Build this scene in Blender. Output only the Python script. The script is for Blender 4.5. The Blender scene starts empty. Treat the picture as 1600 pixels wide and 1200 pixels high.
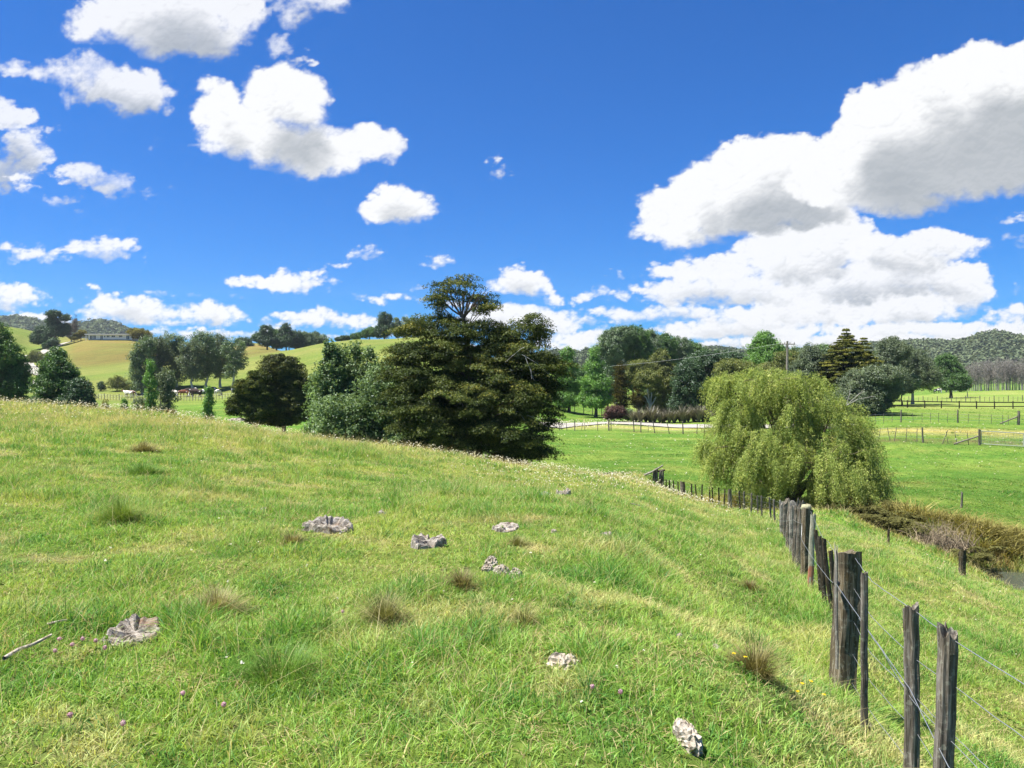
import bpy, math
import numpy as np
from math import radians, sin, cos, pi

# ------------------------------------------------------------------ camera, sky, sun, exposure
SC = bpy.context.scene
EYE = 1.6
PITCH = math.atan(10 / 1200)
cam_data = bpy.data.cameras.new("camera")
cam_data.sensor_width = 36.0
cam_data.lens = 27.0
cam_data.clip_start = 0.05
cam_data.clip_end = 9000
cam = bpy.data.objects.new("camera", cam_data)
cam.location = (0, 0, EYE)
cam.rotation_euler = (pi / 2 - PITCH, 0, 0)
SC.collection.objects.link(cam)
SC.camera = cam
SC.view_settings.view_transform = 'Standard'
SC.view_settings.look = 'None'
SC.view_settings.gamma = 1.0
SC.view_settings.exposure = 1.42
SC.cycles.max_bounces = 6
SC.cycles.diffuse_bounces = 3
SC.cycles.transmission_bounces = 3
SC.cycles.transparent_max_bounces = 8
SC.cycles.glossy_bounces = 2

SUN_EL, SUN_AZ = 65.0, -97.0          # azimuth from +Y (view direction), negative = left
sun_dir = np.array([sin(radians(SUN_AZ)) * cos(radians(SUN_EL)), cos(radians(SUN_AZ)) * cos(radians(SUN_EL)), sin(radians(SUN_EL))])
ld = bpy.data.lights.new("sun", 'SUN')
ld.energy = 4.9
ld.angle = radians(0.55)
ld.color = (1.0, 0.955, 0.88)
sun = bpy.data.objects.new("sun", ld)
from mathutils import Vector
sun.rotation_euler = Vector(sun_dir).to_track_quat('Z', 'Y').to_euler()
sun.location = (0, 0, 40)
SC.collection.objects.link(sun)

SKY_STRENGTH = 0.05
def build_world():
    w = bpy.data.worlds.new("World")
    SC.world = w
    w.use_nodes = True
    nt = w.node_tree
    nt.nodes.clear()
    sky = nt.nodes.new('ShaderNodeTexSky'); sky.sky_type = 'NISHITA'; sky.sun_disc = False
    sky.sun_elevation = radians(SUN_EL); sky.sun_rotation = radians(SUN_AZ)
    sky.altitude = 300; sky.air_density = 1.0; sky.dust_density = 0.1; sky.ozone_density = 3.0
    hs = nt.nodes.new('ShaderNodeHueSaturation')
    hs.inputs['Saturation'].default_value = SKY_SAT; hs.inputs['Value'].default_value = SKY_VAL
    tn = nt.nodes.new('ShaderNodeVectorMath'); tn.operation = 'MULTIPLY'; tn.inputs[1].default_value = SKY_TINT
    nt.links.new(sky.outputs[0], tn.inputs[0]); nt.links.new(tn.outputs[0], hs.inputs['Color'])
    bg = nt.nodes.new('ShaderNodeBackground'); bg.inputs[1].default_value = SKY_STRENGTH
    nt.links.new(hs.outputs[0], bg.inputs[0])
    out = nt.nodes.new('ShaderNodeOutputWorld'); nt.links.new(bg.outputs[0], out.inputs[0])
SKY_SAT, SKY_VAL, SKY_TINT = 1.12, .97, (.21, .59, 1.12)
build_world()

# ------------------------------------------------------------------ noise in numpy
def hash2(ix, iy, seed):
    h = (ix.astype(np.int64) * 374761393 + iy.astype(np.int64) * 668265263 + seed * 974634777) & 0xFFFFFFFF
    h = ((h ^ (h >> 13)) * 1274126177) & 0xFFFFFFFF
    h = ((h ^ (h >> 16)) * 2246822519) & 0xFFFFFFFF
    return ((h ^ (h >> 15)) & 0xFFFF) / 65535.0
def gnoise(x, y, seed=0):
    x0, y0 = np.floor(x), np.floor(y)
    fx, fy = x - x0, y - y0
    sx, sy = fx * fx * fx * (fx * (fx * 6 - 15) + 10), fy * fy * fy * (fy * (fy * 6 - 15) + 10)
    def g(i, j):
        a = hash2(x0 + i, y0 + j, seed) * 2 * pi
        return np.cos(a) * (fx - i) + np.sin(a) * (fy - j)
    a = g(0, 0) * (1 - sx) + g(1, 0) * sx
    b = g(0, 1) * (1 - sx) + g(1, 1) * sx
    return (a * (1 - sy) + b * sy) * 1.5
def fbm(x, y, octs=4, seed=0, rough=.5, billow=False):
    t, amp, f, tot = 0, 1.0, 1.0, 0
    for i in range(octs):
        n = gnoise(x * f + 17.3 * i, y * f - 9.1 * i, seed + i)
        if billow: n = np.abs(n) * 2 - .55
        t = t + n * amp; tot += amp; amp *= rough; f *= 2.03
    return t / tot

# ------------------------------------------------------------------ clouds
CLOUD_BANKS = [  # cumulus of this afternoon's sky, far banks first: (softness, blobs); azimuth/elevation centres and half sizes in 1/1200 rad
 (.6, [(200,520,240,7),(400,525,120,10),(720,545,320,7),(1150,540,300,10),(1500,545,200,9),(60,497,60,10)]),
 (.5, [(560,507,50,11),(490,498,62,15),(905,545,60,12),(930,528,90,14),(800,505,60,12),(1350,532,230,16),(1590,520,60,22)]),
 (.5, [(210,487,105,19),(180,478,60,14),(335,492,54,18),(330,482,24,12),(455,494,40,7),(20,466,46,22),(-10,456,40,18),(140,457,20,6),(870,503,50,20),(790,492,80,20),(1150,515,150,20),(1430,515,190,16),(1590,492,50,15)]),
 (.6, [(1000,497,60,12),(1080,488,80,16),(1190,500,120,14)]),
 (.5, [(1300,492,190,22),(1420,478,110,30),(1510,450,50,40),(1250,480,90,26)]),
 (.4, [(948,490,37,10),(955,462,32,11),(908,466,14,11),(868,470,16,10),(606,467,38,8),(662,450,10,4),(820,440,55,26),(795,452,40,12),(440,443,82,14),(462,432,38,18),(400,447,36,8)]),
 (.6, [(1060,455,80,22),(1120,450,100,26),(1190,462,100,22)]),
 (.6, [(1330,440,130,34),(1430,430,100,38),(1500,440,50,30),(1230,440,60,20)]),
 (.6, [(1060,425,60,16),(1130,418,80,20),(1250,400,120,48),(1310,370,60,48),(1220,420,80,24)]),
 (.6, [(1400,398,90,36),(1460,385,70,30),(1360,385,40,28)]),
 (1.6, [(1585,362,44,20),(1540,378,60,12),(1600,345,24,10)]),
 (1.0, [(945,430,24,8),(806,168,14,10),(778,262,22,16)]),
 (.5, [(575,398,34,11),(560,392,16,8),(528,411,18,5),(688,411,26,8)]),
 (.8, [(10,386,60,9),(80,400,80,12),(150,392,70,20),(195,382,36,20),(225,405,20,10)]),
 (.5, [(625,326,72,30),(610,308,34,18),(660,322,34,20),(590,330,34,20)]),
 (1.6, [(286,236,48,10),(262,222,20,9),(450,75,36,24),(465,98,26,14)]),
 (1.2, [(0,185,70,34),(28,240,60,38),(64,214,34,14),(-30,270,80,44)]),
 (1.3, [(135,276,86,22),(190,292,76,16),(15,288,46,16),(105,316,50,15),(230,298,40,9)]),
 (1.1, [(45,112,60,18),(110,108,50,32),(160,135,70,40),(222,148,56,42),(215,168,60,30)]),
 (1.2, [(480,4,60,36),(440,0,50,22)]),
 (1.0, [(255,20,150,56),(170,45,70,32),(250,62,60,34),(340,60,80,44),(380,30,40,50),(-30,-40,60,40)]),
 (.6, [(338,165,46,46),(308,180,24,30),(440,150,62,56),(480,165,46,50),(370,205,76,40),(430,225,90,42),(490,240,80,42),(530,235,60,40),(570,228,50,34),(603,228,26,30)]),
 (.45, [(1060,350,66,42),(1030,330,36,40),(1120,300,90,54),(1060,365,80,24),(1200,270,100,62),(1150,320,120,60),(1250,250,50,44),(1250,300,120,60),(1020,375,46,10)]),
 (.45, [(1330,240,66,52),(1400,190,90,60),(1470,150,90,60),(1560,130,110,64),(1430,250,180,72),(1330,290,120,42),(1600,200,160,90),(1520,270,150,46),(1640,160,120,100),(1400,310,110,30)]),
 *[(.7 + .8 * ((i * 7) % 5) / 5, [(x, y, w, h), (x + w * .35, y - h * .35, w * .45, h * .9), (x - w * .4, y + h * .1, w * .5, h * .6)]) for i, (x, y, w, h) in enumerate(
    [(255,455,16,4),(300,462,12,3),(375,470,18,5),(520,478,14,4),(560,463,7,3),(420,500,34,7),(640,500,40,8),(700,478,30,9),(735,500,44,10),(600,522,60,7),(90,470,16,5),(60,455,10,3),(160,505,50,6),(280,510,46,6),(850,470,22,9),(905,500,24,9),(975,520,36,9),(835,520,60,12),(880,535,40,7),(650,452,8,3),(15,510,40,7),(1545,470,16,9),(1560,505,40,9),(1590,455,20,8)])],
 (.8, [(2100,300,260,90),(1900,420,200,40),(-420,250,220,70),(-350,420,200,40)]),
]
def cloud_fields(nu=1240, nv=620):
    u1, v1 = np.linspace(-1.0, 1.0, nu), np.linspace(-.02, .66, nv)
    du, dv = u1[1] - u1[0], v1[1] - v1[0]
    cover_all, lum_all = np.zeros((nv, nu)), np.zeros((nv, nu))
    for bi, (softness, blobs) in enumerate(CLOUD_BANKS):
        m = .09
        ua = min(b[0] - b[2] for b in blobs) / 1200 - 2 / 3 - m; ub = max(b[0] + b[2] for b in blobs) / 1200 - 2 / 3 + m
        va = .4917 - max(b[1] + b[3] for b in blobs) / 1200 - m; vb = .4917 - min(b[1] - b[3] for b in blobs) / 1200 + m + .06
        i0, i1 = np.searchsorted(u1, [ua, ub]); j0, j1 = np.searchsorted(v1, [va, vb])
        if i1 - i0 < 4 or j1 - j0 < 4: continue
        u, v = np.meshgrid(u1[i0:i1], v1[j0:j1])
        el = np.clip(v / .42, 0, 1)
        e0 = float(np.clip((va + vb) / .84, 0, 1))   # puffs look smaller and flatter low in the sky
        qx, qy = u * (1 + (1 - e0) * 1.1) + bi * 1.37, v * (1 + (1 - e0) * 1.9) + bi * .71
        bm = max(b[3] for b in blobs) / 1200
        wx = fbm(qx * 8, qy * 8, 2, 11, .5) * (.012 + .005 * el); wy = fbm(qx * 8, qy * 8, 2, 21, .5) * (.007 + .005 * el)
        X, Y = u + wx, v + wy
        hx = fbm(qx * 26, qy * 26, 4, 15, .55) * (.010 + .004 * softness); hy = fbm(qx * 26, qy * 26, 4, 25, .55) * (.007 + .004 * softness)
        def body(X, Y):
            S = np.full(u.shape, -.3)
            for (cx, cy, rx, ry) in blobs:
                a, b = rx / 1200, ry / 1200
                r = np.hypot((X - (cx - 800) / 1200) / a, (Y - (590 - cy) / 1200) / b)
                s = np.where(r < 1, 1 - r * r, 2 * (1 - r)) * (.35 * (a * b) ** .5 + .65 * b)
                S = np.logaddexp(S / .004, s / .004) * .004
            return S
        Slo, S = body(X, Y), body(X + hx, Y + hy)
        puff = fbm(qx * 24, qy * 26, 6, 31, .62, True)
        amp = np.clip(.013 + S * .30, .006, .032)
        wisp = fbm(qx * 13, qy * 17, 6, 41, .62)
        T = S + puff * amp + wisp * (.006 + .012 * softness)
        holes = np.clip(softness - .5, 0, 2)
        T = T + np.minimum(fbm(qx * 10, qy * 16, 5, 81, .6) - .05, 0) * .09 * holes
        D = np.clip(Slo, 0, .1)
        pd = np.pad(D, ((0, 90), (60, 60)))
        tau = np.zeros_like(D)
        n, w_ = D.shape
        st = np.linspace(.15, 2.6, 8) * min(bm, .034)
        for s in st:        # light marches down through the cloud from the sun
            iy, ix = int(round(s / dv * .95)), int(round(-s / du * .25))
            tau += pd[iy:iy + n, 60 + ix:60 + ix + w_] / len(st) / (.55 * min(bm, .055))
        soft = .0095 + .014 * np.clip(tau, 0, 1) + .016 * softness * np.clip(fbm(qx * 7, qy * 9, 3, 61) * 1.5 + .5, .1, 1)
        c = np.clip((T + .002) / soft, 0, 1)
        c = c * c * (3 - 2 * c) * (1 - .18 * min(1, holes))
        cre = fbm(qx * 20, qy * 22, 4, 31, .5, True)
        patch = fbm(qx * 9, qy * 13, 5, 71, .55)
        tau = tau + patch * .46 - cre * .12
        base = np.clip((tau - (.16 if bm < .04 else .48)) / 1.15, 0, 1); base = base * base * (3 - 2 * base)
        gy, gx = np.gradient(cre, dv, du)
        relief = np.clip((-gy + gx * .4) / 30, -1.0, 1.0)
        g = np.clip(bm / .030, .5, 1)
        lum = 1.10 - base * (.57 + .14 * patch) * g + relief * (.055 - .035 * base) + np.minimum(cre + .12, 0) * .34 * (1 - base) + np.minimum(patch, 0) * .10  # painted cloud light: white tops, grey undersides and relief
        lum = np.where(c < .5, lum * .97 + .03, lum)
        lum = np.clip(lum, .36, 1.12)
        A, Lm = cover_all[j0:j1, i0:i1], lum_all[j0:j1, i0:i1]
        na = c + A * (1 - c)
        lum_all[j0:j1, i0:i1] = np.where(na > 1e-4, (lum * c + Lm * A * (1 - c)) / np.maximum(na, 1e-4), lum)
        cover_all[j0:j1, i0:i1] = na
    return u1, v1, cover_all, lum_all

# ------------------------------------------------------------------ mesh and material helpers
def link(o, parent=None, **props):
    SC.collection.objects.link(o)
    if parent is not None: o.parent = parent
    for k, v in props.items():
        if v is not None: o[k] = v
    return o
def empty(name, loc, rz=0.0, **props):
    o = bpy.data.objects.new(name, None)
    o.empty_display_size = .3
    o.location = loc; o.rotation_euler = (0, 0, rz)
    return link(o, None, **props)
def np_mesh(name, verts, faces, mat=None, smooth=True, attrs=None):
    """faces: list of (n,k) int arrays; attrs: {name: (n,) or (n,3) point values}"""
    me = bpy.data.meshes.new(name)
    verts = np.ascontiguousarray(verts, dtype=np.float32)
    faces = [np.asarray(f, dtype=np.int32) for f in (faces if isinstance(faces, list) else [faces]) if len(f)]
    nl = sum(f.size for f in faces); npoly = sum(len(f) for f in faces)
    me.vertices.add(len(verts)); me.vertices.foreach_set("co", verts.ravel())
    me.loops.add(nl); me.polygons.add(npoly)
    me.loops.foreach_set("vertex_index", np.concatenate([f.ravel() for f in faces]))
    tot = np.concatenate([np.full(len(f), f.shape[1], np.int32) for f in faces])
    me.polygons.foreach_set("loop_start", np.concatenate([[0], np.cumsum(tot)[:-1]]).astype(np.int32))
    me.polygons.foreach_set("use_smooth", np.full(npoly, smooth))
    me.update(calc_edges=True)
    for k, a in (attrs or {}).items():
        a = np.asarray(a, dtype=np.float32)
        if a.ndim == 1:
            at = me.attributes.new(k, 'FLOAT', 'POINT'); at.data.foreach_set("value", a)
        else:
            at = me.attributes.new(k, 'FLOAT_COLOR', 'POINT')
            at.data.foreach_set("color", np.concatenate([a, np.ones((len(a), 1), np.float32)], axis=1).ravel())
    if mat is not None: me.materials.append(mat)
    return me
def mesh_obj(name, me, parent=None, loc=None, **props):
    o = bpy.data.objects.new(name, me)
    if loc is not None: o.location = loc
    return link(o, parent, **props)

class NT:
    """small node-tree writer"""
    def __init__(s, name):
        s.mat = bpy.data.materials.new(name); s.mat.use_nodes = True
        s.nt = s.mat.node_tree; s.nt.nodes.clear()
        s.out = s.nt.nodes.new('ShaderNodeOutputMaterial')
    def n(s, t, **kw):
        x = s.nt.nodes.new(t)
        for k, v in kw.items(): setattr(x, k, v)
        return x
    def put(s, v, sock):
        if isinstance(v, bpy.types.NodeSocket): s.nt.links.new(v, sock)
        elif isinstance(v, (tuple, list)) and len(v) == 3 and sock.type == 'RGBA': sock.default_value = (*v, 1)
        else: sock.default_value = v
    def math(s, op, a, b=0.0, c=0.0, clamp=False):
        x = s.n('ShaderNodeMath', operation=op, use_clamp=clamp)
        for i, v in enumerate((a, b, c)): s.put(v, x.inputs[i])
        return x.outputs[0]
    def mix(s, f, a, b):
        x = s.n('ShaderNodeMix', data_type='RGBA'); s.put(f, x.inputs[0]); s.put(a, x.inputs[6]); s.put(b, x.inputs[7]); return x.outputs[2]
    def mul(s, a, b):
        x = s.n('ShaderNodeMix', data_type='RGBA', blend_type='MULTIPLY'); x.inputs[0].default_value = 1
        s.put(a, x.inputs[6]); s.put(b, x.inputs[7]); return x.outputs[2]
    def coord(s, scale=(1, 1, 1), kind='Object'):
        tc = s.n('ShaderNodeTexCoord'); m = s.n('ShaderNodeMapping'); m.inputs['Scale'].default_value = scale
        s.nt.links.new(tc.outputs[kind], m.inputs[0]); return m.outputs[0]
    def noise(s, v, scale, detail=4, rough=.55, dist=0.0):
        x = s.n('ShaderNodeTexNoise'); s.put(v, x.inputs['Vector']); x.inputs['Scale'].default_value = scale
        x.inputs['Detail'].default_value = detail; x.inputs['Roughness'].default_value = rough; x.inputs['Distortion'].default_value = dist
        return x.outputs['Fac']
    def voro(s, v, scale):
        x = s.n('ShaderNodeTexVoronoi'); s.put(v, x.inputs['Vector']); x.inputs['Scale'].default_value = scale; return x.outputs['Distance']
    def ramp(s, f, stops, interp='LINEAR'):
        x = s.n('ShaderNodeValToRGB'); s.put(f, x.inputs[0]); cr = x.color_ramp; cr.interpolation = interp
        while len(cr.elements) < len(stops): cr.elements.new(.5)
        for e, (p, c) in zip(cr.elements, stops):
            e.position = p; e.color = (*c, 1) if len(c) == 3 else c
        return x.outputs[0]
    def attr(s, name, col=False):
        x = s.n('ShaderNodeAttribute', attribute_name=name); return x.outputs['Color' if col else 'Fac']
    def bump(s, h, dist=.01, strength=1.0):
        x = s.n('ShaderNodeBump'); x.inputs['Distance'].default_value = dist; x.inputs['Strength'].default_value = strength
        s.put(h, x.inputs['Height']); return x.outputs[0]
    def pbr(s, col, rough=.8, normal=None, metal=0.0, spec=.3):
        b = s.n('ShaderNodeBsdfPrincipled'); s.put(col, b.inputs['Base Color']); s.put(rough, b.inputs['Roughness'])
        b.inputs['Metallic'].default_value = metal; b.inputs['Specular IOR Level'].default_value = spec
        if normal is not None: s.put(normal, b.inputs['Normal'])
        s.nt.links.new(b.outputs[0], s.out.inputs[0]); return s.mat
    def leafy(s, col, trans=.3, gloss=.0, rough=.5):
        d = s.n('ShaderNodeBsdfDiffuse'); s.put(col, d.inputs[0])
        t = s.n('ShaderNodeBsdfTranslucent'); s.put(s.mul(col, (1.15, 1.1, .6)), t.inputs[0])
        m = s.n('ShaderNodeMixShader'); m.inputs[0].default_value = trans
        s.nt.links.new(d.outputs[0], m.inputs[1]); s.nt.links.new(t.outputs[0], m.inputs[2])
        last = m.outputs[0]
        if gloss > 0:
            g = s.n('ShaderNodeBsdfGlossy'); g.inputs['Roughness'].default_value = rough; g.inputs[0].default_value = (.9, .95, 1, 1)
            m2 = s.n('ShaderNodeMixShader'); m2.inputs[0].default_value = gloss
            s.nt.links.new(last, m2.inputs[1]); s.nt.links.new(g.outputs[0], m2.inputs[2]); last = m2.outputs[0]
        s.nt.links.new(last, s.out.inputs[0]); return s.mat
def plain(name, col, rough=.8, var=.25, scale=3.0, metal=0.0, bump=0.0, stretch=(1, 1, 1), spec=.3):
    m = NT(name); n = m.noise(m.coord(stretch), scale, 5)
    c = m.ramp(n, [(.3, tuple(x * (1 - var) for x in col)), (.7, tuple(min(1, x * (1 + var)) for x in col))])
    return m.pbr(c, rough, m.bump(n, bump) if bump else None, metal, spec)

# sky: the clouds are a far shell (7 km) that emits, with sunlit tops and grey shaded bases painted into its brightness; the blue is the Sky Texture behind it
def build_clouds():
    u1, v1, cover, lum = cloud_fields()
    nu, nv = len(u1), len(v1)
    U, V = np.meshgrid(u1, v1)
    d = np.stack([U, np.ones_like(U), V], -1); d /= np.linalg.norm(d, axis=-1, keepdims=True)
    co = d.reshape(-1, 3) * 7000; co[:, 2] += EYE
    i = np.arange(nu * nv).reshape(nv, nu)
    q = np.stack([i[:-1, :-1], i[:-1, 1:], i[1:, 1:], i[1:, :-1]], -1).reshape(-1, 4)
    cf = cover.reshape(-1)
    q = q[(cf[q] > .002).any(1)]
    used = np.unique(q); remap = np.zeros(len(co), np.int64); remap[used] = np.arange(len(used))
    m = NT("painted_clouds")
    e = m.n('ShaderNodeEmission'); t = m.n('ShaderNodeBsdfTransparent'); mx = m.n('ShaderNodeMixShader')
    lumf = m.attr("brightness")
    m.put(m.ramp(lumf, [(0, (.0, .0, .0)), (.45, (.415, .45, .475)), (1, (1, 1, 1))]), e.inputs[0]); e.inputs[1].default_value = CLOUD_LIGHT
    m.put(m.attr("cover"), mx.inputs[0])
    m.nt.links.new(t.outputs[0], mx.inputs[1]); m.nt.links.new(e.outputs[0], mx.inputs[2]); m.nt.links.new(mx.outputs[0], m.out.inputs[0])
    m.mat.cycles.emission_sampling = 'NONE'
    me = np_mesh("clouds", co[used], remap[q], m.mat, True, {"cover": cf[used], "brightness": lum.reshape(-1)[used]})
    o = mesh_obj("sky", me, kind="structure")
    return o
CLOUD_LIGHT = .375
build_clouds()

# ------------------------------------------------------------------ terrain: a thin-plate surface through levelled points
def ray(px, py):
    u, v = (px - 800) / 1200, (600 - py) / 1200
    return u, cos(PITCH) + v * sin(PITCH), -sin(PITCH) + v * cos(PITCH)
def P(px, py, d):
    """the point at forward distance d seen in that direction"""
    x, y, z = ray(px, py); k = d / y
    return np.array([x * k, d, z * k + EYE])
# posts of the near fence: x-direction, top, foot, width (in 1/1200 rad), distance
NEAR_POSTS = [
 ('post',1478,985,1362,30,3.3),('post',1422,948,1262,23,3.9),('batten',1359,900,1162,12,4.6),('strainer',1323,864,1103,36,5.6),
 ('dark',1304,862,993,8,7.9),('dark',1291,843,966,9,8.5),('dark',1285,840,950,8,9.1),('dark',1279,829,937,8,9.7),('lichen',1270,806,926,9,10.4),
 ('round',1261,794,910,16,11.5),('split',1251,789,893,11,12.7),('split',1246,788,882,10,13.5),('split',1240,787,872,11,14.4),('split',1234,784,860,10,15.6),
 ('split',1229,784,850,9,16.8),('split',1223,785,841,8,18.4),('thin',1211,781,821,3.4,22),('thin',1202,777,817,3.2,23.6),('thin',1191,775,812,3.2,25.5),
 ('thin',1184,775,809,3.0,26.5),('thin',1175,771,805,2.8,28),('thin',1164,768,802,2.6,29.8),('thin',1156,767,799,2.6,31.2),('post',1141,765,798,6.5,33),
 ('thin',1133,764,796,2.4,34),('thin',1123,762,793,2.4,34.8),('thin',1114,762,791,2.2,35.5),('thin',1109,761,790,2.4,36),('thin',1098,757,788,2.4,36.6),
 ('thin',1087,757,785,2.2,37.3),('thin',1081,756,783,2.4,37.7),('post',1068,753,780,8,38.5),('thin',1060,753,777,2.2,39),('thin',1053,751,774,2.2,39.5),
 ('thin',1047,750,771,2.2,40),('thin',1041,749,767,2.2,40.6),('thin',1034,748,764,2.2,41.3)]
CTRL = []
def cp(px, py, d): CTRL.append(P(px, py, d))
for k, px, t, b, w, d in NEAR_POSTS: cp(px, b, d)
for a in [(800,1200,3.15),(0,1200,3.1),(400,1200,3.2),(1150,1200,3.4),(210,1000,4.7),(600,970,5.1),(878,1045,4.3),(1180,1060,4.4),
 (520,835,8.2),(665,860,7.4),(790,835,8.3),(865,785,10.8),(960,850,8.2),(1000,797,13),(0,900,6),(0,760,10.5),(200,760,11),
 (0,690,16),(0,655,23),(0,634,31),(-150,632,26),(250,700,17),(250,650,28),(400,720,17),(400,676,28),(640,760,15),(640,706,30),(830,762,21),(830,736,34),
 (1010,760,30),(1010,747,42),(1000,775,21),(1100,850,14),(1150,950,8.2),(1100,802,23),(1160,820,20.5),(1220,1000,7),(1200,900,10),
 (1600,1200,5.5),(1600,1050,8.5),(1450,1000,8.8),(1600,960,14),(1450,900,14),(1350,850,18),(1300,830,23.5),(1400,860,22),(1505,907,21),(1560,932,21),(1620,930,22),
 (1320,800,31),(1420,813,32.5),(1510,832,31),(1600,862,30),(1462,868,27),(1400,846,28),(1530,906,25),(1340,826,29),(1590,929,24.5),(1620,936,24.5),(1250,790,36),(1750,900,27),(1750,1000,15),
 (0,700,48),(250,668,46),(400,700,40),(0,660,75),(250,660,75),(400,672,78),(640,740,41),(640,700,58),(730,720,45),(830,748,41),(830,729,50),
 (900,745,47),(900,710,60),(900,672,86),(1100,745,47),(1100,711,60),(1060,675,86),(1300,755,45),(1300,708,61),(1500,750,44),(1500,705,57),(1530,696,60),(1590,664,80),(1400,660,80),
 (1350,692,62),(1500,638,130),(1400,636,130),(1500,626,172),(1480,614,262),(1600,613,262),(1400,618,262),(950,662,96),(1100,662,96),(860,664,92),
 (890,650,112),(1100,650,112),(950,640,140),(880,615,190),(1200,635,140),(1200,614,260),(900,606,300),(1200,605,420),(1600,602,420),(900,585,420),
 (200,624,165),(100,624,150),(330,641,118),(200,641,118),(300,613,178),(360,622,160),(300,582,213),(170,531,330),(205,533,322),(135,531,325),(150,562,270),(130,592,220),(100,613,182),
 (50,542,330),(20,516,352),(-40,514,350),(60,530,345),(-40,560,270),(30,575,260),(0,600,180),(400,535,372),(430,547,385),(330,560,290),
 (640,528,228),(560,531,236),(500,538,243),(440,549,250),(400,567,226),(385,592,200),(690,526,224),(700,562,180),(560,572,182),(560,612,130),(640,622,112),(760,560,200),(790,600,130),
 (600,560,300),(690,556,300),(480,560,320),(800,590,250)]: cp(*a)
for a in [(-800,560,200),(-800,540,420),(2400,640,150),(2400,600,420),(-400,640,30),(-400,900,6),(2300,900,30)]: cp(*a)
for x, y, z in [(0,0,0),(-2,0,.05),(2,0,-.35),(0,-2,0),(0,-30,.4),(-30,-30,1.5),(30,-30,-5.5),(-30,0,1.0),(12,2,-4.0),(25,0,-5.6),(0,-200,0),(-200,0,-1),(200,0,-5),(1.8,1.8,-.5),
 (-10,6,.2),(-700,700,4),(0,1000,2),(700,700,2),(-250,500,6),(250,500,1),(0,600,2),(1500,1500,2),(-1500,1500,2),(0,2200,2)]: CTRL.append(np.array([x, y, z], float))
CTRL = np.array(CTRL)
def warp(x, y):
    r = np.hypot(x, y) + 1e-9; s = np.log1p(r / 5.0) / r
    return x * s, y * s
def _fit():
    cx, cy = warp(CTRL[:, 0], CTRL[:, 1]); n = len(cx)
    r2 = (cx[:, None] - cx[None]) ** 2 + (cy[:, None] - cy[None]) ** 2
    K = .5 * r2 * np.log(r2 + 1e-12) + np.eye(n) * 2e-5
    A = np.zeros((n + 3, n + 3)); A[:n, :n] = K
    A[:n, n:] = np.stack([np.ones(n), cx, cy], 1); A[n:, :n] = A[:n, n:].T
    w = np.linalg.solve(A, np.concatenate([CTRL[:, 2], np.zeros(3)]))
    return cx, cy, w
_TPS = _fit()
CREEK = np.array([(60, 6), (34, 16), (22.5, 23.2), (18.2, 26.5), (16.4, 30), (13.5, 33.5), (11.5, 37)], float)
def seg_dist(x, y, line):
    best = np.full(np.shape(x), 1e9)
    for a, b in zip(line[:-1], line[1:]):
        e = b - a; t = np.clip(((x - a[0]) * e[0] + (y - a[1]) * e[1]) / (e @ e), 0, 1)
        best = np.minimum(best, np.hypot(x - a[0] - t * e[0], y - a[1] - t * e[1]))
    return best
def height(x, y, micro=True):
    x = np.atleast_1d(np.asarray(x, float)); y = np.atleast_1d(np.asarray(y, float)); sh = x.shape
    x, y = x.ravel(), y.ravel()
    cx, cy, w = _TPS; out = np.empty(len(x)); n = len(cx)
    for i in range(0, len(x), 40000):
        wx, wy = warp(x[i:i + 40000], y[i:i + 40000])
        r2 = (wx[:, None] - cx[None]) ** 2 + (wy[:, None] - cy[None]) ** 2
        out[i:i + 40000] = (.5 * r2 * np.log(r2 + 1e-12)) @ w[:n] + w[n] + w[n + 1] * wx + w[n + 2] * wy
    cd = seg_dist(x, y, CREEK)
    out -= (.55 + .25 * np.clip((28 - y) / 3, 0, 1)) * np.exp(-(cd / 1.2) ** 2) * np.clip((39.5 - y) / 3, 0, 1)
    if micro:
        r = np.hypot(x, y)
        out += fbm(x * .9, y * .9, 3, 5) * .035 + fbm(x * .22, y * .22, 3, 6) * .055 * np.clip(r / 12, 0, 1) + fbm(x * .02, y * .02, 4, 7) * 1.2 * np.clip((r - 120) / 200, 0, 1)
    return out.reshape(sh)
# fast lookup grid in warped space, shared by the ground sheet and everything that stands on it
GN = 900
_gw = np.linspace(-6.3, 6.3, GN)
def _unwarp(a, b):
    r = np.hypot(a, b) + 1e-9; R = 5 * np.expm1(r); return a / r * R, b / r * R
def smooth_height(x, y): return height(x, y)
def ground(px, d):
    x = (px - 800) / 1200 * d
    return np.array([x, d, float(height(x, d)[0])])

# pasture colours by place (sward colour, with cloud shade tinted into the left hill)
CREST = np.array([(-60, 31), (-20.7, 31), (-12.8, 28), (-9.3, 28), (-4, 31), (.85, 35), (7.35, 42.5), (8.6, 38.5), (9.4, 33), (8.45, 26), (6.9, 19.5), (4.4, 11.5), (2.4, 5.6), (1.9, 3.3), (1.8, 0)], float)
def lower_mask(x, y):
    """1 on the valley paddocks beyond the crest of the near hill, 0 on the hill itself"""
    cy = np.interp(x, CREST[:7, 0], CREST[:7, 1], right=60)
    a = np.clip((y - cy) / 3, 0, 1)
    b = np.clip((y - (39 + (x - 9) * -.62)) / 2.5, 0, 1) * (x > 7.3)
    return np.where(x < 7.35, a, b)
def lerp(a, b, t): return a * (1 - t[..., None]) + b * t[..., None]
def C(*c): return np.array(c, float)
LUSH, FRESH, YELLOW, DRY, BROWNG = C(.120,.262,.042), C(.215,.350,.062), C(.340,.415,.092), C(.54,.48,.23), C(.17,.135,.055)
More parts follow.
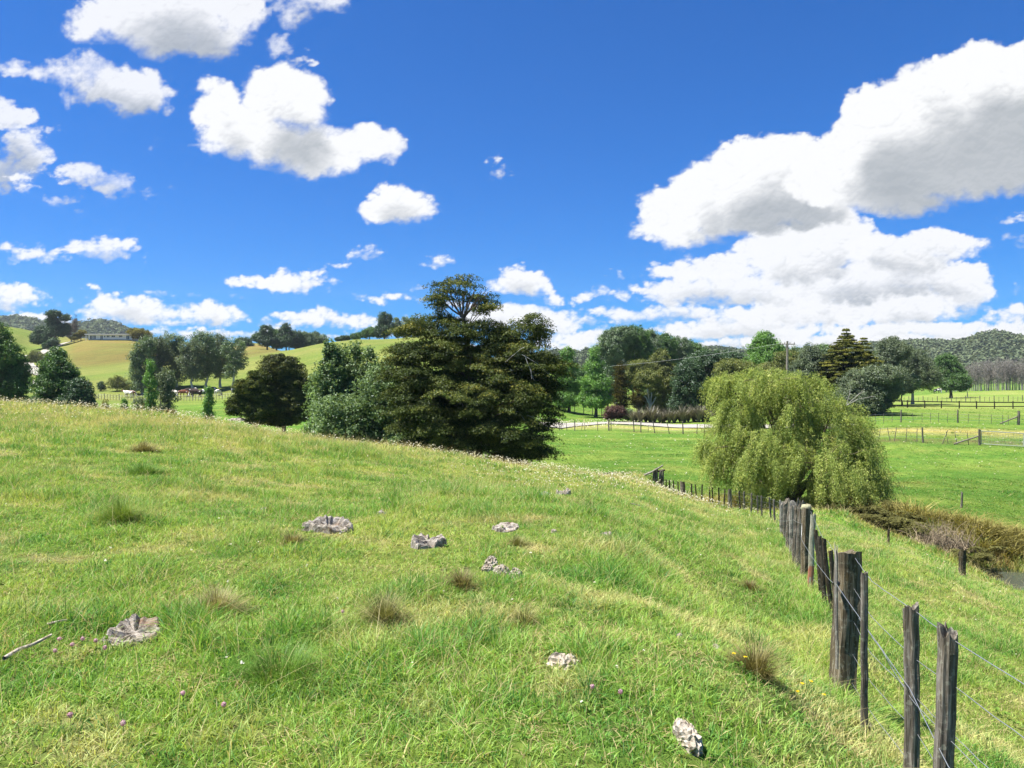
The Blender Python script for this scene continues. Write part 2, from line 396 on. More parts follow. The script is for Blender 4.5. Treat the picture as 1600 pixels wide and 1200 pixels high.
def sward(x, y):
    r = np.hypot(x, y)
    n1 = fbm(x * .35, y * .35, 4, 101, .55); n2 = fbm(x * 1.3, y * 1.3, 3, 102, .55); n3 = fbm(x * .06, y * .06, 4, 103)
    col = lerp(FRESH, YELLOW, np.clip(.45 + n1 * 1.3 + n3 * .6, 0, 1))
    col = lerp(col, LUSH, np.clip(n2 * 1.9 + .02 - n1 * .5, 0, .85))
    dry = np.clip((fbm(x * .8, y * .8, 4, 104, .6) - .10) * 2.4, 0, .6)
    seed = np.exp(-((y - np.interp(x, CREST[:7, 0], CREST[:7, 1]) + 4) / 5) ** 2) * (x < 9) * np.clip((x + 26) / 12, .35, 1) + .8 * np.exp(-(((x - 6) / 3) ** 2 + ((y - 27) / 7) ** 2))
    dry = np.clip(dry + seed * (.30 + n1 * .5), 0, .8)
    col = lerp(col, DRY, dry)
    low = lower_mask(x, y)
    v = lerp(C(.098,.198,.030), C(.185,.262,.050), np.clip(.4 + fbm(x * .10, y * .25, 4, 105) * 1.4 + n1 * .4, 0, 1))
    v = lerp(v, LUSH * .70, np.clip(fbm(x * .5, y * .8, 4, 106, .6) * 2.6 - .25, 0, .85)); v = lerp(v, C(.24,.255,.07), np.clip(fbm(x * .25, y * .5, 4, 116, .6) * 2.2 - .35, 0, .6))
    col = lerp(col, v, low)
    # creek margins: rank brown seeding grass
    cd = seg_dist(x, y, CREEK)
    rank = np.clip(1.6 - (cd - .2) / np.where(y > np.interp(x, CREEK[::-1, 0], CREEK[::-1, 1]), 3.4, 1.6), 0, 1) * np.clip((cd - .1), .0, 1) * (y < 44)
    col = lerp(col, C(.33,.25,.085), rank * np.clip(.62 + n2 * 1.6, 0, 1))
    mud = np.clip(1.1 - cd / 1.1, 0, 1) * (y < 40)
    col = lerp(col, C(.13,.11,.045), mud * .7)
    # farm hills
    far = np.clip((r - 150) / 40, 0, 1) * (x < 20)
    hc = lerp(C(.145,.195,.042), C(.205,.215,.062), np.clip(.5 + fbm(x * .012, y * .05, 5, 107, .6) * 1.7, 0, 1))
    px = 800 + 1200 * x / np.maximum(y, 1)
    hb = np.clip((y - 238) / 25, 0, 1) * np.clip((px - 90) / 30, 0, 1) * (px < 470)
    hc = lerp(hc, lerp(C(.16,.135,.042), C(.24,.185,.062), np.clip((y - 285) / 35 + fbm(x * .03, y * .03, 4, 108) * .7, 0, 1)), hb * np.clip(.75 + fbm(x * .02, y * .06, 4, 109), 0, 1))  # brown-olive upper hill, its cloud shade tinted into the colour
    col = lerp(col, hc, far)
    # mown strip, road verge and dry ground beyond the far fences
    vg = np.exp(-((y - 90.5) / 3.2) ** 2) * (x > 2) * (x < 30)
    col = lerp(col, C(.40,.37,.13), vg * .85)
    st = np.clip(1 - np.abs(y - 69.5) / 5, 0, 1) * (x > 28) * 1.6
    col = lerp(col, C(.42,.36,.13), np.clip(st * (.75 + n3), 0, .92))
    bare = np.exp(-((y - 62) / 1.4) ** 2) * (x > 26) + np.exp(-((y - 84.6) / .9) ** 2) * (x > 12) * (x < 34)
    col = lerp(col, C(.17,.12,.065), np.clip(bare * (.5 + n2), 0, .75))
    path = np.exp(-(((x - 20.6 + (y - 30) * .55) / 1.3) ** 2)) * np.exp(-((y - 29.5) / 3.5) ** 2)
    col = lerp(col, C(.40,.31,.19), np.clip(path * 1.1 - .25, 0, .7))
    bp = np.clip((y - 84) / 40, 0, 1) * (x > 20) * (y < 260)
    col = lerp(col, lerp(C(.18,.27,.05), C(.28,.31,.09), np.clip(.5 + n3 * 1.5, 0, 1)), bp * .8)
    return col

def build_ground():
    fr = np.radians(np.linspace(-48, 48, 720)); bk = np.radians(np.linspace(48, 312, 90)[1:-1])
    th = np.concatenate([fr, bk]); nt_ = len(th)
    rr = 5 * np.expm1(np.linspace(.012, 6.15, 620)); nr = len(rr)
    X, Y = np.sin(th)[None] * rr[:, None], np.cos(th)[None] * rr[:, None]
    Z = height(X, Y)
    co = np.stack([X, Y, Z], -1).reshape(-1, 3)
    co = np.concatenate([co, [[0, 0, float(height(0, 0)[0])]]])
    i = np.arange(nr * nt_).reshape(nr, nt_); j = np.roll(i, -1, axis=1)
    q = np.stack([i[:-1], j[:-1], j[1:], i[1:]], -1).reshape(-1, 4)[:, ::-1]
    tri = np.stack([i[0], j[0], np.full(nt_, nr * nt_)], -1)[:, ::-1]
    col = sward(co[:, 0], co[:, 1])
    m = NT("pasture")
    c = m.attr("sward", True)
    c = m.mul(c, m.attr("underlayer", True))  # ground colour darker close to the viewpoint, fading out with distance
    o = m.coord((1, 1, 1))
    n1 = m.noise(o, 2.6, 8, .65); n2 = m.noise(o, 13, 6, .6); n3 = m.noise(m.coord((.5, 1, 1)), .35, 6, .6)
    c = m.mul(c, m.ramp(n1, [(.3, (.62, .66, .6)), (.7, (1.25, 1.2, 1.2))]))
    c = m.mul(c, m.ramp(n3, [(.3, (.8, .86, .8)), (.7, (1.15, 1.12, 1.1))]))
    c = m.mul(c, m.ramp(n2, [(.3, (.6, .6, .6)), (.7, (1.25, 1.25, 1.25))]))
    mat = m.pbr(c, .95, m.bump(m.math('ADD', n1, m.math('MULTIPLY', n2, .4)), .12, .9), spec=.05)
    mesh_obj("ground", np_mesh("ground", co, [q, tri], mat, True, {"sward": col, "underlayer": lerp(C(.50,.46,.50), C(.92,.92,.92), np.clip((np.hypot(co[:, 0], co[:, 1]) - 14) / 50, 0, 1))}), kind="structure")
build_ground()

def strip(name, pts, width, mat, lift=.03, n=60, uneven=.15):
    """a road laid as a draped sheet along a line of ground points"""
    pts = np.array(pts, float); t = np.concatenate([[0], np.cumsum(np.hypot(*np.diff(pts[:, :2], axis=0).T))])
    s = np.linspace(0, t[-1], n); c = np.stack([np.interp(s, t, pts[:, 0]), np.interp(s, t, pts[:, 1])], -1)
    for _ in range(3): c[1:-1] = (c[:-2] + c[1:-1] * 2 + c[2:]) / 4
    tg = np.gradient(c, axis=0); tg /= np.linalg.norm(tg, axis=1, keepdims=True); nr = np.stack([-tg[:, 1], tg[:, 0]], -1)
    w = np.interp(s, t, np.full(len(t), width) if np.isscalar(width) else width)
    k = np.linspace(-.5, .5, 7); wob = 1 + uneven * fbm(s * .3, s * 0 + 3, 3, 9)[:, None] * (np.abs(k)[None] > .4)
    X = c[:, 0:1] + nr[:, 0:1] * w[:, None] * k[None] * wob; Y = c[:, 1:2] + nr[:, 1:2] * w[:, None] * k[None] * wob
    Z = height(X, Y) + lift + .05 * (1 - (2 * k[None]) ** 2)
    i = np.arange(n * 7).reshape(n, 7)
    q = np.stack([i[:-1, :-1], i[:-1, 1:], i[1:, 1:], i[1:, :-1]], -1).reshape(-1, 4)
    return mesh_obj(name, np_mesh(name, np.stack([X, Y, Z], -1).reshape(-1, 3), q, mat), kind="structure")
gravel = plain("gravel_surface", (.30, .28, .24), .95, .18, 1.5)
G = lambda px, d: ground(px, d)[:2]
strip("road", [G(848, 88), G(875, 93), G(930, 96.5), G(1000, 97), G(1060, 93.5), G(1110, 91), G(1250, 84), G(1330, 78)], 4.4, gravel, .10)
strip("farm_road", [G(20, 190), G(62, 205), G(84, 222), G(70, 240), G(42, 262), G(34, 285), G(52, 300), G(74, 312), G(84, 322), G(108, 330)], 6.0, gravel, .25)

def build_water():
    pts = CREEK[:5]
    m = NT("creek_water"); n = m.noise(m.coord((1, 1, 1)), 3.5, 4)
    mat = m.pbr((.05, .06, .05), .03, m.bump(n, .02, .5), spec=.8)
    s = np.linspace(0, 1, 40); X0 = np.interp(s, np.linspace(0, 1, 5), pts[:, 0]); Y0 = np.interp(s, np.linspace(0, 1, 5), pts[:, 1])
    z = EYE - 7.10
    tg = np.gradient(np.stack([X0, Y0], 1), axis=0); tg /= np.linalg.norm(tg, axis=1, keepdims=True)
    k = np.linspace(-1.7, 1.7, 5)
    X = X0[:, None] - tg[:, 1:2] * k; Y = Y0[:, None] + tg[:, 0:1] * k
    i = np.arange(200).reshape(40, 5); q = np.stack([i[:-1, :-1], i[:-1, 1:], i[1:, 1:], i[1:, :-1]], -1).reshape(-1, 4)
    mesh_obj("water", np_mesh("water", np.stack([X, Y, np.full_like(X, z)], -1).reshape(-1, 3), q, mat), kind="structure")
build_water()

# ------------------------------------------------------------------ trees and plants
def tube(pts, rad, sides=7):
    pts = np.asarray(pts, float); n = len(pts); rad = np.broadcast_to(np.asarray(rad, float), (n,))
    tg = np.gradient(pts, axis=0); tg /= np.linalg.norm(tg, axis=1, keepdims=True) + 1e-9
    ref = np.array([0.31, .95, .07]) if abs(tg[0, 2]) > .6 else np.array([0, 0, 1.0])
    a = np.cross(tg, ref); a /= np.linalg.norm(a, axis=1, keepdims=True) + 1e-9; b = np.cross(tg, a)
    th = np.linspace(0, 2 * pi, sides, endpoint=False)
    v = pts[:, None] + (a[:, None] * np.cos(th)[None, :, None] + b[:, None] * np.sin(th)[None, :, None]) * rad[:, None, None]
    i = np.arange(n * sides).reshape(n, sides); j = np.roll(i, -1, 1)
    q = np.stack([i[:-1], j[:-1], j[1:], i[1:]], -1).reshape(-1, 4)
    return v.reshape(-1, 3), q
def join(parts):
    V, F, o = [], [], 0
    for v, f in parts:
        V.append(v); F.append(f + o); o += len(v)
    return np.concatenate(V), np.concatenate(F)
def unit(v): return v / (np.linalg.norm(v, axis=-1, keepdims=True) + 1e-9)

BARK = {}
def bark(name, c1, c2, scale=6):
    if name not in BARK:
        m = NT(name); co = m.coord((1, 1, .25)); n = m.noise(co, scale, 7, .65); v = m.voro(co, scale * 1.7)
        BARK[name] = m.pbr(m.ramp(n, [(.3, c1), (.7, c2)]), .9, m.bump(m.math('ADD', n, v), .03, .8), spec=.1)
    return BARK[name]
LEAF = {}
def leafmat(name, dark, light, trans=.3, gloss=.03, extra=None):
    if name not in LEAF:
        m = NT(name); f = m.attr("tone")
        st = [(0, dark), (1, light)] if extra is None else [(0, dark), (.72, light), (1, extra)]
        LEAF[name] = m.leafy(m.ramp(f, st), trans, gloss, .45)
    return LEAF[name]

def leaves_mesh(c, nrm, length, width, tone, rng, along=None):
    length, width = np.broadcast_to(length, (len(c),)), np.broadcast_to(width, (len(c),))
    """one kite-shaped leaf or leaf spray per point"""
    n = len(c)
    r = rng.normal(size=(n, 3)) if along is None else along
    t = unit(r - nrm * np.sum(r * nrm, -1, keepdims=True)); b = np.cross(nrm, t)
    L = (length * rng.uniform(.65, 1.3, n))[:, None]; W = (width * rng.uniform(.7, 1.25, n))[:, None]
    lift = nrm * L * .18
    v = np.stack([c - t * L * .5, c + b * W * .5 - t * L * .08, c + t * L * .5 + lift * 0, c - b * W * .5 - t * L * .08], 1)
    v[:, 1] += lift; v[:, 3] += lift
    f = np.arange(n * 4).reshape(n, 4)
    return v.reshape(-1, 3), f, np.repeat(tone, 4)

def ellipsoid_points(rng, n, inner=.55):
    d = unit(rng.normal(size=(n, 3))); r = rng.uniform(inner ** 3, 1, n) ** (1 / 3)
    return d * r[:, None], d
def crown_points(lobes, rng, clump, dens, leaf_n, flat=.7, inner=.45, ragged=.25, updir=.5):
    """lobes: (centre xyz, radii xyz). Returns leaf centres, normals, tones, clump centres."""
    CC, CD, CS = [], [], []
    for c, r in lobes:
        c, r = np.array(c, float), np.array(r, float)
        area = 4 * pi * ((r[0] * r[1]) ** 1.6 / 3 + (r[0] * r[2]) ** 1.6 / 3 + (r[1] * r[2]) ** 1.6 / 3) ** (1 / 1.6)
        n = max(4, int(dens * area / (clump * clump * 1.2)))
        p, d = ellipsoid_points(rng, n, inner)
        p = p * (1 + rng.normal(0, ragged * .5, (n, 1)))
        CC.append(c + p * r); CD.append(unit(d / r)); CS.append(np.full(n, clump) * rng.uniform(.55, 1.35, n))
    cc, cd, cs = np.concatenate(CC), np.concatenate(CD), np.concatenate(CS)
    k = max(3, int(leaf_n)); m = len(cc)
    off, od = ellipsoid_points(rng, m * k, .35)
    off = off.reshape(m, k, 3) * cs[:, None, None] * np.array([1, 1, flat]); od = od.reshape(m, k, 3)
    # clumps lean outward and slightly droop at their rim
    off[..., 2] -= .25 * (off[..., 0] ** 2 + off[..., 1] ** 2) / cs[:, None]
    c = cc[:, None] + off
    nrm = unit(od * .6 + cd[:, None] * .35 + np.array([0, 0, updir]) + rng.normal(0, .55, (m, k, 3)))
    tone = np.clip(.42 + rng.normal(0, .20, (m, 1)) + rng.normal(0, .17, (m, k)), 0, 1)
    return c.reshape(-1, 3), nrm.reshape(-1, 3), tone.ravel(), cc

def limb(a, b, r0, r1, rng, n=7, sag=.12, sides=6):
    a, b = np.array(a, float), np.array(b, float); t = np.linspace(0, 1, n)[:, None]
    L = np.linalg.norm(b - a)
    mid = (a + b) / 2 + np.array([0, 0, L * sag]) + rng.normal(0, .05, 3) * L
    p = (1 - t) ** 2 * a + 2 * t * (1 - t) * mid + t ** 2 * b
    p[1:-1] += rng.normal(0, .012, (n - 2, 3)) * L
    return tube(p, r0 + (r1 - r0) * np.linspace(0, 1, n) ** .8, sides)
def skeleton(h_trunk, r, cc, rng, nb=26, lean=(0, 0), top=None, sides=8, first=.25, twigs=0):
    """trunk plus limbs running out to a selection of clump centres"""
    top = np.array([lean[0], lean[1], h_trunk]) if top is None else np.array(top, float)
    n = 10; t = np.linspace(0, 1, n)[:, None]
    tp = t * top + np.concatenate([rng.normal(0, .02, (n, 2)) * h_trunk * np.sin(t * pi), np.zeros((n, 1))], 1)
    tp[0, 2] = -.25
    rad = r * (1 - .82 * t[:, 0]) ; rad[0] *= 1.45; rad[1] *= 1.08
    parts = [tube(tp, rad, sides)]
    if len(cc):
        sel = cc[rng.choice(len(cc), min(nb, len(cc)), replace=False)]
        for c in sel:
            z = np.clip(c[2] - np.hypot(c[0], c[1]) * .55, top[2] * first, top[2] * .97); k = z / top[2]
            a = np.array([np.interp(z, tp[:, 2], tp[:, 0]), np.interp(z, tp[:, 2], tp[:, 1]), z])
            rr = r * (1 - .8 * k) * .45
            parts.append(limb(a, c, rr, rr * .18 + .004, rng))
            for _ in range(twigs):
                e = c + rng.normal(0, .12, 3) * np.linalg.norm(c - a)
                s = a + (c - a) * rng.uniform(.4, .8)
                parts.append(limb(s, e, rr * .3, .006, rng, 4))
    return join(parts)

def plant(name, label, cat, base, trunk, crown, bark_mat, leaf_mat, group=None, trunk_name="trunk", crown_name="crown"):
    root = empty(name, tuple(base), label=label, category=cat, group=group)
    if trunk is not None: mesh_obj(trunk_name, np_mesh(trunk_name, trunk[0], trunk[1], bark_mat), root)
    if crown is not None: mesh_obj(crown_name, np_mesh(crown_name, crown[0], crown[1], leaf_mat, False, {"tone": crown[2]}), root)
    return root

KINDS = {  # leaf length, leaf width, clump (m), leaves per clump, density, flatness, raggedness, inner, trunk radius factor
 'broad':   dict(l=.30, w=.20, cl=.75, n=34, dn=1.5, fl=.75, rg=.18, inn=.5),
 'poplar':  dict(l=.22, w=.17, cl=.60, n=26, dn=1.25, fl=.95, rg=.30, inn=.3),
 'pine':    dict(l=.34, w=.10, cl=.70, n=40, dn=1.5, fl=.55, rg=.20, inn=.5),
 'dense':   dict(l=.26, w=.18, cl=.70, n=42, dn=1.7, fl=.7, rg=.16, inn=.6),
 'airy':    dict(l=.25, w=.14, cl=.60, n=30, dn=1.3, fl=.8, rg=.38, inn=.3),
 'flatpad': dict(l=.18, w=.07, cl=.62, n=60, dn=1.5, fl=.38, rg=.22, inn=.45),
}
_seed = [100]
def tree(name, label, kind, lm, bm, d, cx, base_x, lobes, cat="tree", group=None, trunk_r=.22, trunk_top=None, nb=22, depth=.85, scale=None, base_z=None, sc=1.0, twigs=0, first=.25, sink=0.0, updir=.5):
    """a tree whose crown is a union of lobes given as (direction x, direction y, half width, half height) in 1/1200 rad seen from the path"""
    _seed[0] += 1; rng = np.random.default_rng(_seed[0])
    g = ground(base_x, d); k = d / 1200
    K = KINDS[kind]; s = sc * (scale or max(1.0, d / 110) ** .55)
    L = []
    for i, lb in enumerate(lobes):
        p = P(lb[0], lb[1], d) - g
        dy = lb[4] * k if len(lb) > 4 else rng.uniform(-.35, .35) * lb[2] * k * depth
        L.append(((p[0], dy, p[2]), (lb[2] * k, max(lb[2] * k * depth, .3), lb[3] * k)))
    K_l, K_w, K_c = K['l'] * s, K['w'] * s, K['cl'] * s
    mr = min(min(r[0], r[2]) for _, r in L); K_c = min(K_c, max(.25, mr * .8))
    c, nr, tn, cc = crown_points(L, rng, K_c, K['dn'], K['n'], K['fl'], K['inn'], K['rg'], updir)
    ok = c[:, 2] > .05; c, nr, tn = c[ok], nr[ok], tn[ok]
    crown = leaves_mesh(c, nr, K_l, K_w, tn, rng)
    zmax = max(p[2] + r[2] for p, r in L); top = trunk_top if trunk_top is not None else zmax * .9
    tx = np.mean([p[0] for p, r in L])
    tr = skeleton(top, trunk_r, cc, rng, nb, top=(tx * .8, 0, top), twigs=twigs, first=first)
    return plant(name, label, cat, g - np.array([0, 0, sink]), tr, crown, bm, lm, group)

B_GREY = bark("bark_grey", (.16, .15, .13), (.36, .34, .30)); B_BROWN = bark("bark_brown", (.07, .05, .035), (.17, .13, .10)); B_PALE = bark("bark_pale", (.30, .29, .26), (.55, .53, .48))
L_TOTARA = leafmat("totara_needles", (.018, .034, .009), (.098, .122, .024), .2, .01, (.21, .195, .033))
L_TOTARA2 = leafmat("dark_needles", (.022, .036, .010), (.105, .120, .026), .18, .02, (.18, .16, .03))
L_POP = leafmat("poplar_leaves", (.065, .115, .042), (.19, .28, .105), .38, .02, (.30, .38, .20))
L_POPD = leafmat("poplar_leaves_dark", (.050, .090, .034), (.155, .235, .085), .33, .05, (.28, .36, .18))
L_BRIGHT = leafmat("bright_leaves", (.075, .165, .032), (.22, .42, .07), .40, .03)
L_MID = leafmat("mid_green_leaves", (.040, .092, .022), (.135, .25, .050), .33, .03)
L_DEEP = leafmat("deep_green_leaves", (.022, .052, .018), (.080, .150, .042), .26, .04)
L_OLIVE = leafmat("olive_leaves", (.065, .090, .026), (.22, .25, .065), .33, .02, (.34, .33, .10))
L_GREY = leafmat("grey_green_leaves", (.075, .105, .055), (.21, .26, .13), .30, .03)
L_RUST = leafmat("rust_needles", (.035, .038, .010), (.105, .088, .022), .15, .0)
L_RED = leafmat("red_brown_leaves", (.05, .028, .020), (.16, .075, .055), .2, .02)
L_GOLD = leafmat("golden_leaves", (.10, .10, .02), (.32, .29, .05), .3, .02)
L_WILLOW = leafmat("willow_leaves", (.12, .185, .040), (.45, .52, .14), .42, .01, (.66, .65, .24))
L_DEAD = leafmat("bare_twigs", (.13, .11, .09), (.30, .26, .22), .1, .0)

def build_totara():
    rng = np.random.default_rng(7); d = 45.0; g = ground(735, d); k = d / 1200
    lob = [(722,448,44,13,0),(700,462,24,10,-.3),(748,466,26,12,.3),(688,476,12,9,.2),(764,478,13,10,0),(735,484,20,7,.3),(712,436,22,6,.2),(690,520,52,26,-.5),(745,528,60,30,.3),(815,520,38,26,.2),(832,505,24,16,0),(640,548,30,16,0),(622,558,18,12,.5),
           (668,570,60,34,-1.2),(740,575,80,44,.2),(812,570,55,40,-.4),(852,590,28,36,.2),(650,605,30,38,-.3),(700,625,80,40,-1.3),(780,620,60,36,-1.6),(845,640,26,30,-.4),
           (662,660,36,36,-.3),(720,668,60,32,-1.8),(790,668,52,28,-1.6),(668,700,34,18,-.5),(815,690,36,22,-.8),(820,716,28,16,-.6),(770,704,34,16,.6),(700,712,22,10,.8),(740,640,90,60,1.6),(860,612,16,20,.4),(842,664,16,12,-.4)]
    C_, N_, T_, CC = [], [], [], []
    for (px, py, rx, ry, dy) in lob:
        p = P(px, py, d) - g
        # foliage hangs in flat tiers: each lobe is a stack of broad pads
        R = (rx * k, max(.9 if ry > 14 else .8, rx * k * .85), ry * k)
        npad = max(5, int(rx * ry / (30 if py > 500 else 44)))
        off, od = ellipsoid_points(rng, npad, .55); off = off * np.where(rng.random((npad, 1)) < .22, rng.uniform(1.1, 1.38, (npad, 1)), .97)
        pc = np.array([p[0], dy * 1.3, p[2]]) + off * np.array(R)
        for q, o in zip(pc, od):
            s = rng.choice([.38, .55, .72, .95], p=[.22, .30, .30, .18]) * (1.0 if ry > 14 else .85); m = int(430 * s * s * 1.3)
            a = rng.uniform(0, 2 * pi, m); rr = s * np.sqrt(rng.uniform(0, 1, m)) * (1 + .32 * np.sin(a * 3 + rng.uniform(0, 6)) + .15 * np.sin(a * 7 + rng.uniform(0, 6)))
            z = .22 * s * (1 - (rr / s) ** 2) + rng.normal(0, .06, m) - rng.uniform(0, .22, m) ** 1.2
            pts = q + np.stack([np.cos(a) * rr, np.sin(a) * rr, z], -1) + np.outer(rr, [o[0] * .1, o[1] * .1, 0])
            nn = unit(np.stack([np.cos(a) * .4, np.sin(a) * .4, np.full(m, .8)], -1) + rng.normal(0, .5, (m, 3)) + o * .3)
            C_.append(pts); N_.append(nn); T_.append(np.clip(.45 + rng.normal(0, .20) + rng.normal(0, .17, m), 0, 1)); CC.append(q)
    c, nn, tn = np.concatenate(C_), np.concatenate(N_), np.concatenate(T_)
    ok = c[:, 2] > -.1
    crown = leaves_mesh(c[ok], nn[ok], .17, .055, tn[ok], rng)
    CC = np.array(CC)
    tr = [tube(np.array([[0, 0, -.4], [0, 0, .4], [.05, 0, 1.6], [-.1, .05, 3.4], [.05, 0, 5.4], [-.25, 0, 7.3], [-.45, 0, 8.6]]), [.62, .46, .38, .32, .25, .16, .10], 10),
          tube(np.array([[.3, .1, -.4], [.55, 0, 1.2], [1.2, -.1, 3.2], [2.0, 0, 5.2], [2.9, .1, 7.0]]), [.36, .28, .22, .16, .08], 8),
          tube(np.array([[-.3, .1, -.4], [-.8, 0, 1.0], [-1.7, -.2, 2.6], [-2.6, .1, 4.4], [-3.4, .1, 5.6]]), [.34, .25, .2, .13, .06], 8)]
    hd = P(722, 448, d) - g
    for a in np.linspace(-1, 1, 9):
        tr.append(limb((-.42 + a * .05, 0, 8.2 + abs(a) * .3), (hd[0] + a * 1.55, rng.uniform(-.8, .8), hd[2] - .15 - abs(a) * .25), .075, .022, rng, 7, -.06))
        tr.append(limb((-.42 + a * .6, 0, 9.0), (hd[0] + a * 1.3 + .2, rng.uniform(-.8, .8), hd[2] - .1), .035, .012, rng, 6, .05))
    stem = tr[0][0]
    for q in CC[rng.choice(len(CC), 110, replace=False)]:
        z = np.clip(q[2] - np.hypot(q[0], q[1]) * .5, .9, 7.6); bx = np.interp(z, [0, 3.4, 7.3], [0, -.1, -.25])
        tr.append(limb((bx, 0, z), q, .10 - z * .008, .015, rng, 7, .05))
    # pale dead limbs and hanging lichen beards show through the gaps
    root = plant("totara_tree", "huge dark olive spreading tree with a bare-stemmed tuft of foliage on top", "tree", g, join(tr), crown, B_BROWN, L_TOTARA)
    dead = []
    for (px, py, dx, dz, dy) in [(815,556,28,-26,-3.0),(818,545,-22,-22,-3.0),(820,560,10,-34,-3.1),(733,655,-6,28,-3.2),(806,640,24,-14,-3.0),(812,644,10,-22,-3.0),(690,696,-20,-16,-2.2),(740,690,-16,-26,-2.2),(752,690,14,-20,-2.2),(715,700,-8,-24,-2.0)]:
        a = P(px, py, d) - g; a[1] = dy; b = a + np.array([dx * k * 1.3, rng.uniform(-.4, .4), -dz * k * -1.0])
        a[1] *= .72; b[1] = a[1] + rng.uniform(-.3, .3); dead.append(limb(a, b, .02, .005, rng, 6, .1)); dead.append(limb((a + b) / 2, b + rng.normal(0, .25, 3), .010, .004, rng, 5))
    for v, f in dead: mesh_obj("dead_limb", np_mesh("dead_limb", v, f, B_PALE), root, label="bleached bare limb")
    bl = []
    for i in range(5):
        px = [733, 726, 760, 744, 700][i]; a = P(px, 690, d) - g; a[1] = -1.6
        n = 260; z = rng.uniform(0, 1.0, n) ** .8; pts = a + np.stack([rng.normal(0, .10, n) * (1.1 - z), rng.normal(0, .1, n), -z * [1.0, .6, .9, .5, .7][i]], -1)
        bl.append((pts, unit(rng.normal(size=(n, 3)) * [1, 1, .25])))
    pts = np.concatenate([b[0] for b in bl]); nn = np.concatenate([b[1] for b in bl])
    bd = leaves_mesh(pts, nn, .16, .03, np.full(len(pts), .7), rng, along=np.tile([0, 0, -1.0], (len(pts), 1)) + rng.normal(0, .2, (len(pts), 3)))
    mesh_obj("hanging_lichen", np_mesh("hanging_lichen", bd[0], bd[1], LEAF.get('lichen') or leafmat('lichen', (.20, .22, .13), (.40, .42, .28), .3, 0), False, {"tone": bd[2]}), root)
build_totara()

def build_willow():
    rng = np.random.default_rng(11); d = 36.0; g = ground(1235, d); k = d / 1200
    heads = [(1190,600,70,24,0),(1250,628,70,40,.3),(1150,640,38,40,-.2),(1290,665,55,34,-.3),(1215,670,90,60,1.2),(1340,695,40,30,-.2),(1180,700,70,50,-1.0),(1260,720,80,44,-1.6),(1130,600,22,14,0),(1330,735,48,28,.2),(1128,722,26,22,-.6),(1100,700,12,14,-.3),(1210,590,40,12,.6),(1300,760,60,20,-1.2),(1360,745,24,18,0),(1190,752,46,16,-1.2)]
    segs = []; V = []; Nn = []; Al = []; T = []; limbs = []; k0 = np.array([0, 0, 1.1])
    w = np.array([h[2] * h[3] for h in heads], float); w /= w.sum()
    for hi, (px, py, rx, ry, dy) in enumerate(heads):
        p = P(px, py, d) - g; c = np.array([p[0], dy * 1.2, p[2]]); R = np.array([rx, rx * .85, ry]) * k
        limbs.append(limb(k0 + rng.normal(0, .1, 3), c + [0, 0, R[2] * .3], .11, .02, rng, 9, .18))
        nsp = int(430 * w[hi]) + 7
        sp, sd = ellipsoid_points(rng, nsp, .62)
        sp = c + sp * R * (1 + np.abs(rng.normal(0, .14, (nsp, 1))))
        k_ = rng.integers(9, 24, nsp); st = np.repeat(sp, k_, 0); dr = np.repeat(sd, k_, 0)
        # each bough tip carries a spray of strands strung out along it
        st = st + dr * rng.uniform(-.55, .1, (len(st), 1)) * [1, 1, .3] + rng.normal(0, .13, st.shape)
        for q_ in sp[::3]: limbs.append(limb(c + (q_ - c) * .2, q_, .022, .006, rng, 6, .15, 4))
        for s, o in zip(st, dr):
            L = rng.uniform(.45, 1.45) * (1.5 if rng.random() < .2 else .85); n = int(L * 38)
            t = np.linspace(0, 1, n)[:, None]
            out = np.array([o[0], o[1], 0]) * rng.uniform(.15, .7) + np.array([s[0] * .05, 0, 0])
            path = s + out * t * L * .75 + np.array([0, 0, 1]) * (.25 * t - 1.0 * t ** 1.7) * L * (1 if o[2] > -.2 else .9) + rng.normal(0, .03, (n, 3)) + np.sin(t * 9 + rng.uniform(0, 6)) * .03
            zmin = .12 + rng.uniform(0, .2)
            path = path[path[:, 2] > zmin]
            if len(path) < 3: continue
            tg = np.gradient(path, axis=0)
            V.append(path + rng.normal(0, .035, path.shape)); Al.append(unit(tg) + rng.normal(0, .45, path.shape) + np.array([0, 0, -.5]))
            Nn.append(unit(rng.normal(size=path.shape) + np.array([o[0], o[1], .5])))
            T.append(np.clip(np.full(len(path), .40 + rng.normal(0, .2)) + rng.normal(0, .14, len(path)), 0, 1))
            if rng.random() < .10: limbs.append(tube(path[::4] if len(path) > 12 else path, .007, 3))
    c, nn, al, tn = map(np.concatenate, (V, Nn, Al, T))
    crown = leaves_mesh(c, nn, .115, .024, tn, rng, along=al)
    tr = [tube(np.array([[0, 0, -.4], [0, 0, .3], [.05, 0, 1.2]]), [.38, .3, .24], 9), tube(np.array([[-.2, .1, -.3], [-.6, 0, 1.0], [-1.3, .2, 2.6]]), [.24, .18, .07], 7), tube(np.array([[.1, 0, .5], [.9, 0, 1.6], [1.6, .1, 2.6]]), [.2, .12, .05], 7)] + limbs
    def flip(v): return v
    plant("willow_tree", "yellow-green weeping willow drooping over the creek beside the old post and batten fence", "tree", g, join([(v, f) for v, f in tr if f.shape[1] == 4]), crown, B_BROWN, L_WILLOW)
build_willow()

